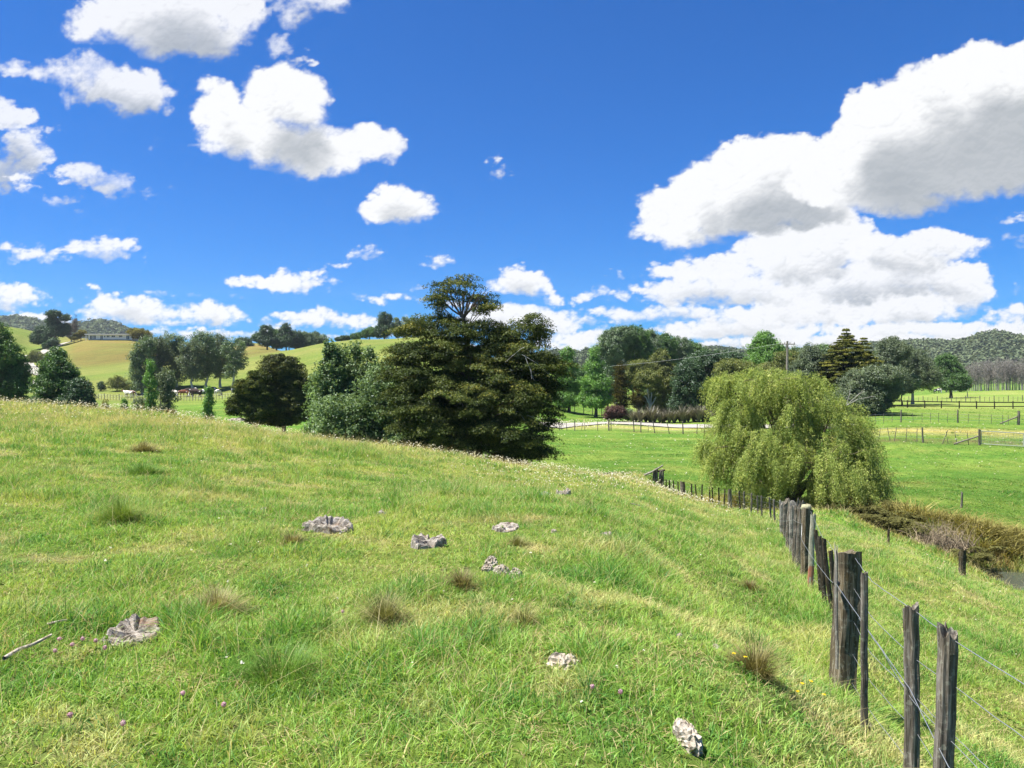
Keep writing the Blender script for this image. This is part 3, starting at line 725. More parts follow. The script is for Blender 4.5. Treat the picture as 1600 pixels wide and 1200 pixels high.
# ------------------------------------------------------------------ the other trees, one by one
# two dark native trees left of the big one
tree("totara_tree", "rounded near-black green tree with drooping tiers, taller of the pair left of the grey-green saplings", 'flatpad', L_TOTARA2, B_BROWN, 66, 445, 442,
     [(440,575,34,20,0),(455,600,30,24,.5),(420,600,22,20,-.4),(440,625,42,24,.2),(455,645,30,18,-.3),(425,650,30,16,0),(462,620,18,26,0),(438,560,18,8,0)], trunk_r=.2, trunk_top=5.2, sc=.9)
tree("totara_tree", "lower olive-brown spreading tree leaning out left beside the rounded near-black tree", 'flatpad', L_TOTARA, B_BROWN, 64, 390, 404,
     [(392,605,26,16,0),(375,628,22,14,.2),(405,590,16,14,0),(402,640,26,16,-.3),(365,640,12,8,0),(408,618,20,18,.3),(402,655,14,8,0)], trunk_r=.15, trunk_top=3.6, sc=.85)
# grey-green poplar suckers between them
for i, (bx, lobes, lab) in enumerate([
    (520, [(522,560,11,24),(520,590,20,24),(522,625,26,26),(524,660,24,22),(515,545,7,12)], "slim grey-green sapling with double pointed tip in the thicket by the olive tree"),
    (556, [(555,552,9,18),(554,580,18,20),(556,612,26,26),(556,650,30,26),(562,672,26,16)], "tallest grey-green sapling in the middle of the thicket by the huge olive tree"),
    (498, [(500,600,14,22),(503,630,20,26),(504,665,22,20)], "short grey-green sapling beside the rounded near-black tree"),
    (590, [(590,578,12,18),(592,605,26,24),(592,640,34,28),(596,672,30,20)], "bushy grey-green sapling touching the left edge of the huge olive tree"),
    (620, [(622,600,18,20),(622,640,26,30),(624,680,30,20)], "silvery green sapling growing into the left side of the huge olive tree"),
    (535, [(536,556,8,16),(537,580,13,20),(538,610,18,24)], "upright grey-green sapling with one sharp tip, second from the thicket's left"),
    (578, [(577,560,8,16),(578,585,13,20),(580,615,20,24)], "upright grey-green sapling with one sharp tip, right of the tallest one"),
    (605, [(606,572,9,16),(607,596,15,20),(608,624,20,24)], "upright silvery sapling with one sharp tip nearest the huge olive tree"),
    (545, [(540,640,36,22),(546,672,40,20),(560,688,36,12)], "low leafy suckers at the foot of the grey-green saplings"),
    (648, [(650,690,26,16),(630,695,22,12),(672,702,20,10)], "low leafy suckers at the foot of the huge olive tree")]):
    tree("poplar_sapling", lab, 'poplar', L_POP, B_PALE, [50,51,52,48.5,48,51.5,50.5,49.2,48,46][i], bx, bx, [(a[0], a[1], a[2] * 1.25, a[3]) for a in lobes], group="grey-green saplings in the thicket", trunk_r=.07, nb=16, sc=[.75,.75,.75,.75,.75,.7,.7,.7,.7,.7][i])
# left edge and the dark pair beside the farm road
tree("poplar_tree", "dense dark green tree cut by the left edge, beside the farm road", 'dense', L_MID, B_BROWN, 92, 5, 5,
     [(-5,530,22,26),(5,560,36,30),(2,600,46,34),(5,632,44,20),(-40,590,40,60),(20,585,22,26)], trunk_r=.3, nb=14, sc=.8)
tree("poplar_tree", "dark green tree with a pointed crown right of the farm road", 'dense', L_MID, B_BROWN, 84, 92, 92,
     [(88,556,13,12),(90,575,24,20),(88,602,34,26),(85,630,36,20),(105,590,16,18)], trunk_r=.22, nb=14, sc=.75)
tree("bush", "round dark shrub leaning on the pointed tree above the seeding grass", 'dense', L_DEEP, B_BROWN, 80, 120, 120,
     [(122,610,20,18),(128,628,18,16),(112,632,26,14),(140,636,8,9)], cat="shrub", trunk_r=.1, nb=8, sc=.7)
tree("bush", "low dull shrub at the lower left edge of the valley", 'airy', L_GREY, B_BROWN, 78, 48, 48, [(46,632,14,12),(60,636,14,9),(38,640,12,7)], cat="shrub", trunk_r=.06, nb=6, sc=.7)
# paddock saplings and shrubs on the left
tree("poplar_sapling", "thin upright bright sapling in front of the gum trees", 'poplar', L_BRIGHT, B_GREY, 84, 235, 235, [(233,575,6,12),(234,595,9,14),(236,617,10,16),(235,638,8,14)], trunk_r=.07, nb=10, sc=.62)
tree("bush", "grey-green shrub round the foot of the thin bright sapling", 'airy', L_GREY, B_GREY, 86, 252, 252, [(258,595,14,16),(260,620,14,16),(222,635,14,14),(250,640,20,11),(262,605,8,20)], cat="shrub", trunk_r=.08, nb=8, sc=.7)
tree("poplar_sapling", "small lone slender sapling in the green paddock", 'poplar', L_BRIGHT, B_GREY, 80, 326, 326, [(326,612,6,9),(326,628,8,10),(325,645,9,10),(327,657,5,8)], trunk_r=.05, nb=10, sc=.6)
tree("poplar_sapling", "tiny pale sapling in front of the paddock fence", 'poplar', L_GOLD, B_GREY, 84, 165, 165, [(165,632,6,9),(166,641,8,6)], trunk_r=.04, nb=6, sc=.5)
tree("conifer_shrub", "small bright column-shaped shrub left of the grey-green shrub", 'dense', L_BRIGHT, B_GREY, 86, 194, 194, [(194,629,3.5,6),(194,636,5,6)], cat="shrub", trunk_r=.04, nb=4, sc=.45)
tree("bush", "low reddish bramble at the paddock edge", 'airy', L_RED, B_GREY, 84, 265, 265, [(262,648,11,6),(268,645,7,6)], cat="shrub", trunk_r=.04, nb=4, sc=.5)
tree("bush", "small round dark shrub on the slope above the left cows", 'dense', L_DEEP, B_BROWN, 186, 158, 158, [(158,603,6,7)], cat="shrub", trunk_r=.1, nb=4, sc=.6)
tree("bush", "wide cream-flecked shrub on the slope below the pale house", 'airy', L_OLIVE, B_BROWN, 184, 182, 182, [(178,598,12,9),(188,600,12,8),(184,592,6,5),(200,606,8,5)], cat="shrub", trunk_r=.12, nb=6, sc=.62)
# gum trees in front of the hill
GUMS = [(222,[(222,556,17,24),(216,582,14,22),(228,538,14,13),(220,600,14,14),(212,560,8,20)],"leftmost"),(246,[(246,538,18,14),(248,560,22,22),(246,585,18,16),(252,600,12,10)],"second from the left"),
        (276,[(274,534,18,13),(278,555,22,22),(280,580,15,17),(268,592,10,12)],"third, darkest"),(300,[(298,545,16,16),(296,566,18,18),(302,584,10,10)],"fourth, set back"),
        (322,[(318,531,18,13),(322,552,22,22),(314,578,14,16),(330,574,10,12)],"fifth, tallest"),(344,[(342,536,18,15),(348,558,20,20),(344,580,10,12)],"sixth, pale-stemmed"),(364,[(364,546,18,17),(370,565,15,14),(360,580,10,10)],"rightmost, leaning out")]
for i, (bx, lobes, w) in enumerate(GUMS):
    tree("gum_tree", f"{w} of the tall gum trees with bare pale stems before the hill", 'airy', [L_POPD, L_GREY][i % 2], B_PALE, 176 + (i % 3) * 5, bx, bx, lobes, group="gum trees in a row before the hill", trunk_r=.28, nb=16, sc=1.0)
# hill top round the house
tree("pine_tree", "tall dark umbrella-topped pine by the farm road on the hill", 'dense', L_DEEP, B_BROWN, 318, 86, 86, [(86,490,12,5),(100,496,9,5),(80,500,10,5),(92,515,14,10),(84,505,9,6),(100,512,8,8)], trunk_r=.6, nb=20, sc=.72, trunk_top=12)
tree("bush", "broad dark tree left of the umbrella-topped pine", 'dense', L_DEEP, B_BROWN, 322, 68, 68, [(66,520,14,12),(60,528,12,9),(76,525,12,10)], cat="tree", trunk_r=.4, nb=6, sc=.8)
tree("bush", "dark shrub at the bend below the umbrella-topped pine", 'dense', L_DEEP, B_BROWN, 300, 84, 84, [(82,534,8,7),(74,540,7,5)], cat="shrub", trunk_r=.3, nb=4, sc=.7)
tree("bush", "dull green shrub between the two bends of the farm road", 'dense', L_OLIVE, B_BROWN, 262, 58, 58, [(56,556,9,9),(68,560,10,7),(48,560,7,6)], cat="shrub", trunk_r=.2, nb=4, sc=.7)
tree("bare_tree", "leafless pale tree standing by the house drive", 'airy', L_DEAD, B_PALE, 330, 112, 112, [(108,515,8,11),(118,508,4,13)], trunk_r=.2, nb=14, sc=.5)
tree("bush", "pale yellow-green shrub at the left end of the house", 'dense', L_GOLD, B_BROWN, 322, 127, 127, [(127,520,7,5),(121,524,5,4)], cat="shrub", trunk_r=.15, nb=3, sc=.6)
tree("bush", "low golden shrub beside the house drive", 'dense', L_GOLD, B_BROWN, 318, 116, 116, [(116,528,7,2.5)], cat="shrub", trunk_r=.15, nb=3, sc=.5)
tree("broad_tree", "round golden-green tree at the right end of the house", 'dense', L_GOLD, B_BROWN, 320, 218, 218, [(218,521,16,8),(210,519,10,6),(228,524,9,6)], trunk_r=.3, nb=6, sc=.7)
# skyline trees behind the ridge
for i, (bx, lobes, lab, lm) in enumerate([
    (418,[(415,518,11,10),(410,526,14,9),(402,528,10,5),(418,532,14,8)],"dark wide pine at the left end of the skyline clump",L_DEEP),(447,[(446,511,7,6),(446,520,11,9),(446,532,13,10)],"dark pointed pine rising from the skyline clump",L_DEEP),
    (432,[(432,523,12,9),(436,534,15,10)],"green round tree in front of the skyline clump",L_MID),(462,[(462,526,12,9),(463,536,13,9)],"squat tree right of the pointed skyline pine",L_DEEP),(478,[(478,527,11,9),(480,536,12,7)],"dull tree on the skyline before the ridge dips",L_POPD),
    (493,[(493,526,7,8),(503,530,9,7),(495,534,10,5)],"last small tree of the skyline clump",L_POPD),(382,[(380,532,12,5),(384,538,12,6)],"low flat tree at the far left of the skyline clump",L_DEEP),
    (452,[(452,534,16,7)],"low broad tree filling the skyline dip",L_MID)]):
    tree("skyline_tree", lab, 'dense', lm, B_BROWN, 300 + i * 4, bx, bx, lobes, group="trees on the skyline", trunk_r=.3, nb=5, sc=.72)
for i, (bx, lobes, lab, lm) in enumerate([
    (601,[(601,498,11,11),(602,512,14,12),(596,518,12,10)],"tall rounded pine, highest on the ridge",L_DEEP),(580,[(580,519,12,7),(570,522,10,5)],"low dark trees' leftmost crown on the ridge",L_MID),
    (622,[(620,508,7,12),(622,518,8,8)],"narrow poplar right of the ridge pine",L_POPD),(634,[(634,507,7,12),(634,518,8,8)],"second narrow poplar on the ridge",L_POPD),(647,[(647,507,7,11),(648,518,8,8)],"third narrow poplar on the ridge",L_POPD),
    (660,[(660,506,7,12),(660,517,8,8)],"fourth narrow poplar on the ridge",L_POPD),(672,[(672,508,8,11),(674,518,8,8)],"last narrow poplar on the ridge, beside the huge olive tree",L_POPD),
    (556,[(556,525,8,5)],"small round tree low on the ridge",L_MID),(540,[(540,528,9,3.5),(530,530,6,2.5)],"lowest shrub where the ridge dips",L_DEEP)]):
    tree("ridge_tree", lab, 'dense', lm, B_BROWN, 262 + i * 2, bx, bx, lobes, group="trees on the ridge", trunk_r=.3, nb=5, sc=.7)
# understorey filling in behind the willow and garden
for j, (bx, y, rx, ry, lm_, lab) in enumerate([(1020,622,24,16,L_DEEP,"dark shrub behind the cabbage tree"),(1050,628,26,16,L_MID,"green shrub behind the left end of the flax row"),(1160,618,34,20,L_DEEP,"dark shrub hidden low behind the willow's left top"),
    (1200,612,34,22,L_MID,"green shrub low behind the willow's crown"),(1245,600,30,26,L_POPD,"dull shrub at the foot of the power pole"),(1290,612,34,28,L_DEEP,"dark shrub left of the golden conifer's foot"),(1345,600,34,26,L_POPD,"dull green thicket under the golden conifer"),
    (1390,592,26,20,L_GREY,"grey thicket right of the golden conifer"),(1320,590,26,26,L_OLIVE,"olive thicket against the golden conifer's trunk"),(1240,566,22,18,L_OLIVE,"thin olive treetop just right of the power pole"),(1410,596,20,16,L_POPD,"low dull thicket before the blue-grey gum"),
    (950,600,12,26,L_POPD,"dull tree behind the right bright oak"),(1140,566,30,16,L_DEEP,"dark rounded treetop left of the bright oak behind the willow"),(1238,560,24,17,L_POPD,"dull rounded treetop right behind the power pole"),(1284,556,22,18,L_MID,"green treetop left of the golden conifer's point"),(1378,562,20,16,L_POPD,"dull treetop right of the golden conifer's tiers"),
    (905,596,14,20,L_MID,"green treetop seen between the two bright oaks")]):
    tree("bush", lab, 'dense', lm_, B_BROWN, 128 + j, bx, bx, [(bx, y, rx, ry), (bx - rx * .4, y + ry * .5, rx * .8, ry * .7), (bx + rx * .5, y + ry * .4, rx * .7, ry * .7)], cat="shrub", trunk_r=.15, nb=4, sc=.7)
# beyond the valley paddock, left to right
tree("oak_tree", "left of the two bright conical oaks by the gravel road", 'broad', L_BRIGHT, B_BROWN, 118, 888, 889, [(886,552,9,12),(887,575,17,16),(886,600,23,17),(884,622,24,13)], trunk_r=.22, nb=14, sc=.68)
tree("oak_tree", "right of the two bright conical oaks by the gravel road", 'broad', L_BRIGHT, B_BROWN, 114, 929, 931, [(928,554,7,12),(929,575,15,15),(930,600,23,17),(928,624,26,13)], trunk_r=.22, nb=14, sc=.68)
for i, (bx, lobes, lab) in enumerate([
    (962,[(962,530,20,18),(955,545,16,20),(975,520,16,12)],"pale grey poplar at the left end of the tall stand"),(990,[(990,527,20,18),(994,545,20,20)],"widest poplar of the tall stand"),
    (1015,[(1014,533,16,18),(1016,550,16,20)],"third poplar of the tall stand"),(1040,[(1038,537,16,17),(1040,555,16,16)],"fourth poplar of the tall stand"),
    (1065,[(1062,541,15,15),(1066,556,16,14)],"fifth poplar of the tall stand"),(1088,[(1086,547,13,13),(1090,560,14,12)],"last and lowest poplar of the tall stand")]):
    tree("poplar_tree", lab, 'dense', [L_POPD, L_MID][i % 2], B_GREY, 172 + i * 5, bx, bx, [(a[0], a[1] + 2, a[2] * 1.3, a[3] * 1.1) for a in lobes] + [(bx, 585, 20, 24)], group="tall stand behind the dark garden trees", trunk_r=.3, nb=10, sc=.7)
for i, (kind, lm, d, bx, lobes, nm, lab, tr_) in enumerate([
    ('pine', L_RUST, 118, 970, [(970,582,9,14),(971,605,13,18),(970,625,14,14)], "cypress_tree", "rust-brown column-shaped cypress right of the bright oaks", .2),
    ('pine', L_RUST, 120, 997, [(998,600,8,14),(998,622,13,16)], "cypress_tree", "shorter rust-brown cypress behind the cabbage tree", .2),
    ('dense', L_OLIVE, 124, 998, [(1000,573,15,10),(992,582,12,10)], "round_tree", "olive round-headed tree behind the rust-brown cypresses", .2),
    ('dense', L_OLIVE, 126, 1038, [(1032,560,12,12),(1034,578,20,14),(1040,598,24,16),(1036,620,18,14)], "round_tree", "olive domed tree standing over the cabbage tree", .22),
    ('dense', L_OLIVE, 118, 1013, [(1014,588,16,9),(1006,596,12,9)], "round_tree", "low olive tree between the cypresses and the domed tree", .2),
    ('dense', L_DEEP, 112, 1080, [(1076,580,18,16),(1078,600,24,20),(1074,625,22,16),(1060,632,14,10)], "dark_tree", "very dark broad tree behind the flax hedge, left one", .25),
    ('dense', L_DEEP, 114, 1118, [(1112,562,20,14),(1116,585,26,20),(1114,610,28,22),(1110,635,26,12)], "dark_tree", "very dark broad tree behind the flax hedge, right one touching the willow", .25),
    ('dense', L_DEEP, 120, 1096, [(1094,558,14,9),(1086,568,14,12)], "dark_tree", "dark rounded treetop between the two broad dark trees", .25),
    ('broad', L_OLIVE, 108, 1150, [(1150,574,26,11),(1135,580,16,8),(1166,582,20,12),(1150,600,30,16)], "round_tree", "yellow-olive flat-topped tree behind the willow", .22),
    ('broad', L_BRIGHT, 120, 1198, [(1194,530,13,12),(1198,545,24,14),(1196,562,27,14),(1200,580,24,12)], "oak_tree", "bright green rounded oak behind the willow, left of the power pole", .25),
    ('dense', L_OLIVE, 112, 1214, [(1206,580,22,12),(1224,572,14,20),(1190,585,14,8)], "round_tree", "thin olive tree in front of the rounded oak", .2),
    ('dense', L_GREY, 106, 1262, [(1268,560,16,18),(1256,578,20,16),(1280,590,24,24),(1262,552,8,12),(1250,600,20,18)], "grey_tree", "loose grey-green tree right of the power pole", .22),
    ('dense', L_POPD, 110, 1284, [(1286,556,14,14),(1292,575,16,20),(1290,610,20,20)], "grey_tree", "dull green tree between the power pole and the golden conifer", .22),
    ('airy', L_RUST, 112, 1300, [(1300,546,12,6),(1306,556,10,8)], "brown_tree", "small brown treetop left of the golden conifer", .2),
    ('dense', L_GREY, 96, 1362, [(1360,600,34,22),(1382,590,22,16),(1345,625,40,20),(1325,640,26,14),(1388,608,16,12),(1370,585,26,12)], "grey_tree", "spreading grey-brown tree with bare forked limbs under the golden conifer", .25),
    ('dense', L_DEEP, 98, 1335, [(1332,640,14,16),(1322,630,16,14)], "bush", "dark bush at the foot of the spreading grey-brown tree", .15),
    ('dense', L_GREY, 138, 1392, [(1390,540,15,10),(1396,532,7,7),(1400,548,16,12),(1386,560,16,14)], "gum_tree", "blue-green tree right of the golden conifer", .25),
    ('airy', L_GREY, 150, 1426, [(1424,560,20,16),(1432,580,26,20),(1448,592,16,14),(1412,575,14,22)], "gum_tree", "hazy blue-grey gum with two bare stems in the far paddock", .28),
    ('dense', L_BRIGHT, 200, 1486, [(1480,562,12,9),(1484,578,18,14),(1486,595,20,13)], "round_tree", "dense round bright green tree behind the far cows", .35),
    ('airy', L_RUST, 205, 1512, [(1510,600,8,9)], "bush", "small rusty shrub beside the dense round tree", .12)]):
    if lm is L_BRIGHT and i >= 18: lm = L_MID
    w = 1.0 if lm is L_RUST else 1.22
    lobes = [(a[0], a[1] + (0 if w == 1 else 1), a[2] * w, a[3] * (1 + (w - 1) * .7)) for a in lobes]
    tree(nm, lab, kind, lm, B_GREY if kind == 'airy' else B_BROWN, d, bx, bx, lobes, cat="shrub" if nm == "bush" else "tree", trunk_r=tr_, nb=14, sc=.72 if d < 160 else .8, twigs=1 if 'bare forked' in lab else 0)

def build_golden_conifer():
    """tiers of level branches on a leader"""
    rng = np.random.default_rng(5); d = 104.; g = ground(1325, d); k = d / 1200
    C_, N_, T_, CC = [], [], [], []
    for bx, top, sp in ((1322, 512, 1.0), (1349, 525, .8)):
        x0 = (bx - 1325) * k; z0 = P(bx, top, d)[2] - g[2]
        for t in range(24):
            z = z0 - .15 - t * .30 + rng.normal(0, .1); R = (.35 + t * .20) * sp * rng.uniform(.8, 1.15)
            for a in rng.uniform(0, 2 * pi, 7 + t * 2):
                L = R * rng.uniform(.7, 1.15); m = int(64 * L) + 20; s = rng.uniform(0.1, 1, m) ** .7 * L
                wv = rng.normal(0, .16, m) * (1.2 - s / L * .6)
                p = np.stack([x0 + np.cos(a) * s - np.sin(a) * wv, np.sin(a) * s + np.cos(a) * wv, z - .12 * s + .05 * s * s / max(L, .3) + rng.normal(0, .05, m)], -1)
                C_.append(p); N_.append(unit(rng.normal(0, .4, (m, 3)) + [0, 0, 1])); T_.append(np.clip(.55 + rng.normal(0, .18) + rng.normal(0, .15, m) - (t > 16) * .2, 0, 1)); CC.append(p[-1])
    c, n, t = map(np.concatenate, (C_, N_, T_))
    ok = c[:, 2] > 1.2
    cr = leaves_mesh(c[ok], n[ok], .26, .09, t[ok], rng)
    tr = skeleton(P(1322, 514, d)[2] - g[2], .28, np.array(CC), rng, 30, top=(-.25, 0, P(1322, 514, d)[2] - g[2]))
    plant("conifer_tree", "twin-topped golden-green conifer with level tiers, behind the willow's right side", "tree", g, tr, cr, B_BROWN, leafmat("gold_conifer", (.04, .055, .012), (.19, .20, .035), .2, .02, (.34, .31, .06)))
build_golden_conifer()

def strap_clump(rng, n, h, w, spread, tips=None):
    """a tuft of arching sword leaves: returns verts, quads, tone"""
    V, F, T = [], [], []; segs = 5
    a = rng.uniform(0, 2 * pi, n); L = h * rng.uniform(.6, 1.15, n); lean = rng.uniform(.1, 1.0, n) * spread
    t = np.linspace(0, 1, segs + 1)[None]
    r = lean[:, None] * L[:, None] * (t * .5 + t ** 2 * .5); z = L[:, None] * (t - .28 * lean[:, None] * t ** 2.5)
    cx, cy = np.cos(a)[:, None] * (r + .05 * h * rng.uniform(0, 1, (n, 1))), np.sin(a)[:, None] * (r + .05 * h)
    ww = w * (1 - t ** 2 * .92) * .5 * rng.uniform(.7, 1.2, (n, 1))
    px, py = -np.sin(a)[:, None] * ww, np.cos(a)[:, None] * ww
    v = np.stack([np.stack([cx - px, cy - py, z], -1), np.stack([cx + px, cy + py, z], -1)], 2)  # n, seg+1, 2, 3
    i = np.arange(n * (segs + 1) * 2).reshape(n, segs + 1, 2)
    f = np.stack([i[:, :-1, 0], i[:, :-1, 1], i[:, 1:, 1], i[:, 1:, 0]], -1).reshape(-1, 4)
    tn = np.repeat(np.clip(rng.normal(.45, .22, n), 0, 1), (segs + 1) * 2)
    return v.reshape(-1, 3), f, tn
FLAX = leafmat("flax_blades", (.075, .07, .045), (.22, .20, .13), .1, .04, (.34, .31, .22))
rng = np.random.default_rng(21)
for i, px in enumerate(np.linspace(988, 1108, 24) + rng.uniform(-2, 2, 24)):
    d = 100.5 - i * .05 + rng.uniform(-.8, .8); g = ground(px, d)
    v, f, t = strap_clump(rng, 110, rng.uniform(1.3, 2.5), .09, 1.0)
    root = mesh_obj("flax_bush", np_mesh("flax_bush", v, f, FLAX, False, {"tone": t}), None, tuple(g), label=("leftmost grey-green flax bush" if i == 0 else "rightmost grey-brown flax bush nearest the willow" if i == 23 else "grey-brown spiky flax bush in the middle of the row along the gravel road"), category="flax bush", group="flax bushes in a row along the gravel road" )
for i, (px, lm, lobes, lab) in enumerate([(960, L_RED, [(960,642,15,9),(952,648,10,7),(970,646,10,8)], "red-brown shrub at the foot of the rust-brown cypress"), (982, L_MID, [(982,646,8,9)], "small green shrub between the red-brown shrub and the flax")]):
    tree("bush", lab, 'dense', lm, B_BROWN, 102 + i, px, px, lobes, cat="shrub", trunk_r=.08, nb=5, sc=.55)

def cabbage_tree():
    rng = np.random.default_rng(3); d = 106.; g = ground(1015, d); k = d / 1200
    V = []; parts = [tube([[0, 0, -.3], [0, 0, 1.0], [.1, 0, 2.0]], [.22, .17, .14], 8)]
    for (px, py) in [(1006,618),(1018,612),(1026,620),(1012,606)]:
        p = P(px, py, d) - g; parts.append(limb((.1, 0, 1.9), p, .12, .08, rng, 5, .02)); v, f, t = strap_clump(rng, 110, .85, .06, 1.7); v = v.copy(); v[:, 2] -= .12; V.append((v + p, f, t))
    v, f = join([(a, b) for a, b, c in V]); t = np.concatenate([c for a, b, c in V])
    plant("cabbage_tree", "cabbage tree with spiky heads in front of the domed olive tree", "palm tree", g, join(parts), (v, f, t), B_GREY, leafmat("cabbage_leaf", (.05, .07, .015), (.16, .18, .045), .2, .04))
cabbage_tree()

# bare fallen limbs by the spreading grey-brown tree
def bare_branch(name, label, pts_list, r, mat=B_PALE):
    rng = np.random.default_rng(len(label)); base = np.array(pts_list[0][0], float)
    parts = [tube(np.array(p) - base, np.linspace(r, r * .3, len(p)), 6) for p in pts_list]
    v, f = join(parts); return mesh_obj(name, np_mesh(name, v, f, mat), None, tuple(base), label=label, category="branch")
bare_branch("bare_branch", "pale forked bare branch reaching out of the grey-brown tree beyond the willow",
    [[P(1322,634,93), P(1335,622,93), P(1349,609,93)], [P(1322,634,93), P(1340,624,92.6), P(1366,619,92.6), P(1373,625,92.6)], [P(1322,634,93), P(1327,618,93.3), P(1330,604,93.3)], [P(1332,625,93), P(1342,616,92.4), P(1352,612,92.2)]], .055, B_GREY)

# ------------------------------------------------------------------ far wooded hills
def hill(name, label, prof, d, depth, tree_h, lm, n_tree, mat):
    """a ridge: prof = skyline directions (x, y)"""
    px = np.array([p[0] for p in prof], float); py = np.array([p[1] for p in prof], float) + 7
    nx, ny = 160, 24
    xs = np.linspace(px[0], px[-1], nx); top = np.interp(xs, px, py)
    t = np.linspace(-1, 1.2, ny)
    dist = d + t * depth
    zt = (590 - top) / 1200 * d + EYE
    X = (xs[None] - 800) / 1200 * dist[:, None]; Y = np.repeat(dist[:, None], nx, 1)
    base = -25.0
    Z = base + (zt[None] - base) * np.clip(1 - np.abs(t[:, None]) ** 1.6, 0, 1) + fbm(X * .010, Y * .010, 5, 44) * 15 * (1 - np.abs(t[:, None]) * .6)
    i = np.arange(nx * ny).reshape(ny, nx); q = np.stack([i[:-1, :-1], i[:-1, 1:], i[1:, 1:], i[1:, :-1]], -1).reshape(-1, 4)
    mesh_obj(name, np_mesh(name, np.stack([X, Y, Z], -1).reshape(-1, 3), q, mat), kind="structure")
    rng = np.random.default_rng(int(d))
    a, b = rng.uniform(0, nx - 1.01, n_tree), rng.uniform(0, (ny - 1) * .56, n_tree)
    ia, ib = a.astype(int), b.astype(int); fa, fb = a - ia, b - ib
    def s(M): return M[ib, ia] * (1 - fa) * (1 - fb) + M[ib, ia + 1] * fa * (1 - fb) + M[ib + 1, ia] * (1 - fa) * fb + M[ib + 1, ia + 1] * fa * fb
    c = np.stack([s(X), s(Y), s(Z)], -1)
    k = 40; hh = tree_h * rng.uniform(.35, 1.25, n_tree)
    off, od = ellipsoid_points(rng, n_tree * k, .7); off = off.reshape(n_tree, k, 3); od = od.reshape(n_tree, k, 3)
    pts = c[:, None] + off * (hh[:, None, None] * np.array([.55, .55, .55])) + np.array([0, 0, 1]) * hh[:, None, None] * .45
    nn = unit(od + rng.normal(0, .45, od.shape) + [0, 0, .35]); tn = np.clip(.45 + rng.normal(0, .2, (n_tree, 1)) + rng.normal(0, .1, (n_tree, k)), 0, 1)
    v, f, t2 = leaves_mesh(pts.reshape(-1, 3), nn.reshape(-1, 3), tree_h * .38, tree_h * .28, tn.ravel(), rng)
    mesh_obj("forest", np_mesh("forest", v, f, lm, False, {"tone": t2}), kind="stuff", label=label)
L_FARW = leafmat("far_bush", (.055, .080, .046), (.145, .180, .095), .2, 0, (.19, .21, .13))
L_BARE = leafmat("leafless_wood", (.12, .108, .098), (.30, .275, .25), .1, 0)
M_FLOOR = plain("hill_scrub", (.075, .095, .045), .95, .3, .02)
hill("hills", "grey-green bush covering the far hills on the left skyline", [(-160,520),(-60,505),(0,503),(26,498),(45,499),(70,508),(100,514),(118,512),(140,510),(155,509),(175,514),(200,521),(230,532),(270,545)], 1250, 330, 13, L_FARW, 5200, M_FLOOR)
hill("hills", "grey-green bush covering the far hills on the right skyline", [(1080,548),(1140,552),(1250,552),(1330,548),(1410,541),(1425,536),(1440,538),(1470,540),(1500,538),(1530,533),(1560,529),(1580,532),(1620,534),(1700,530),(1800,545)], 900, 300, 10, L_FARW, 8500, M_FLOOR)
hill("hills", "bush on the low far rise behind the oaks", [(780,560),(860,545),(880,543),(940,543),(980,548),(1060,552),(1120,556),(1180,562)], 800, 150, 8, L_FARW, 2200, M_FLOOR)
def dark_top():
    for i, (px, rx) in enumerate([(1584,9),(1598,8),(1612,10)]):
        pass
def leafless_wood():
    """belt of leafless grey poplars at the right"""
    rng = np.random.default_rng(77); roots = 0
    me_tr = []
    proto = []
    for vtype in range(5):
        h = 11.5; parts = [tube([[0, 0, -.3], [.05, 0, 4], [.1, .05, 8], [0, 0, h]], [.2, .14, .08, .02], 6)]
        for b in range(26):
            z = rng.uniform(2.0, 10.5); a = rng.uniform(0, 2 * pi); L = rng.uniform(1.0, 2.4) * (1 - z / 16)
            parts.append(limb((.05, 0, z), (np.cos(a) * L * .55, np.sin(a) * L * .55, z + L), .05, .012, rng, 5, .0, 4))
        c, n, t, _ = crown_points([((0, 0, 6.5), (1.5, 1.5, 4.6))], rng, .6, .55, 16, 1.2, .2, .3)
        cr = leaves_mesh(c, n, .55, .06, t, rng)
        tv, tf = join(parts)
        proto.append((np_mesh("trunk", tv, tf, B_GREY), np_mesh("twigs", cr[0], cr[1], L_BARE, False, {"tone": cr[2]})))
    first = True
    k = 0
    for row, d in enumerate((272., 282., 292.)):
        for px in np.arange(1512 + row * 5, 1660, 7.5):
            pxx = px + rng.uniform(-2, 2); g = ground(pxx, d + rng.uniform(-3, 3)); m = proto[rng.integers(5)]
            s = (.95 + .10 * rng.uniform(-1, 1)) * np.interp(pxx, [1512, 1540, 1600], [.95, 1.06, 1.04])
            o = empty("bare_poplar", tuple(g), rng.uniform(0, 6), label="leafless grey poplar in the belt along the far right paddock", category="tree", group="leafless grey poplars along the far right paddock"); o.scale = (s, s, s)
            mesh_obj("trunk", m[0], o); mesh_obj("crown", m[1], o)
leafless_wood()

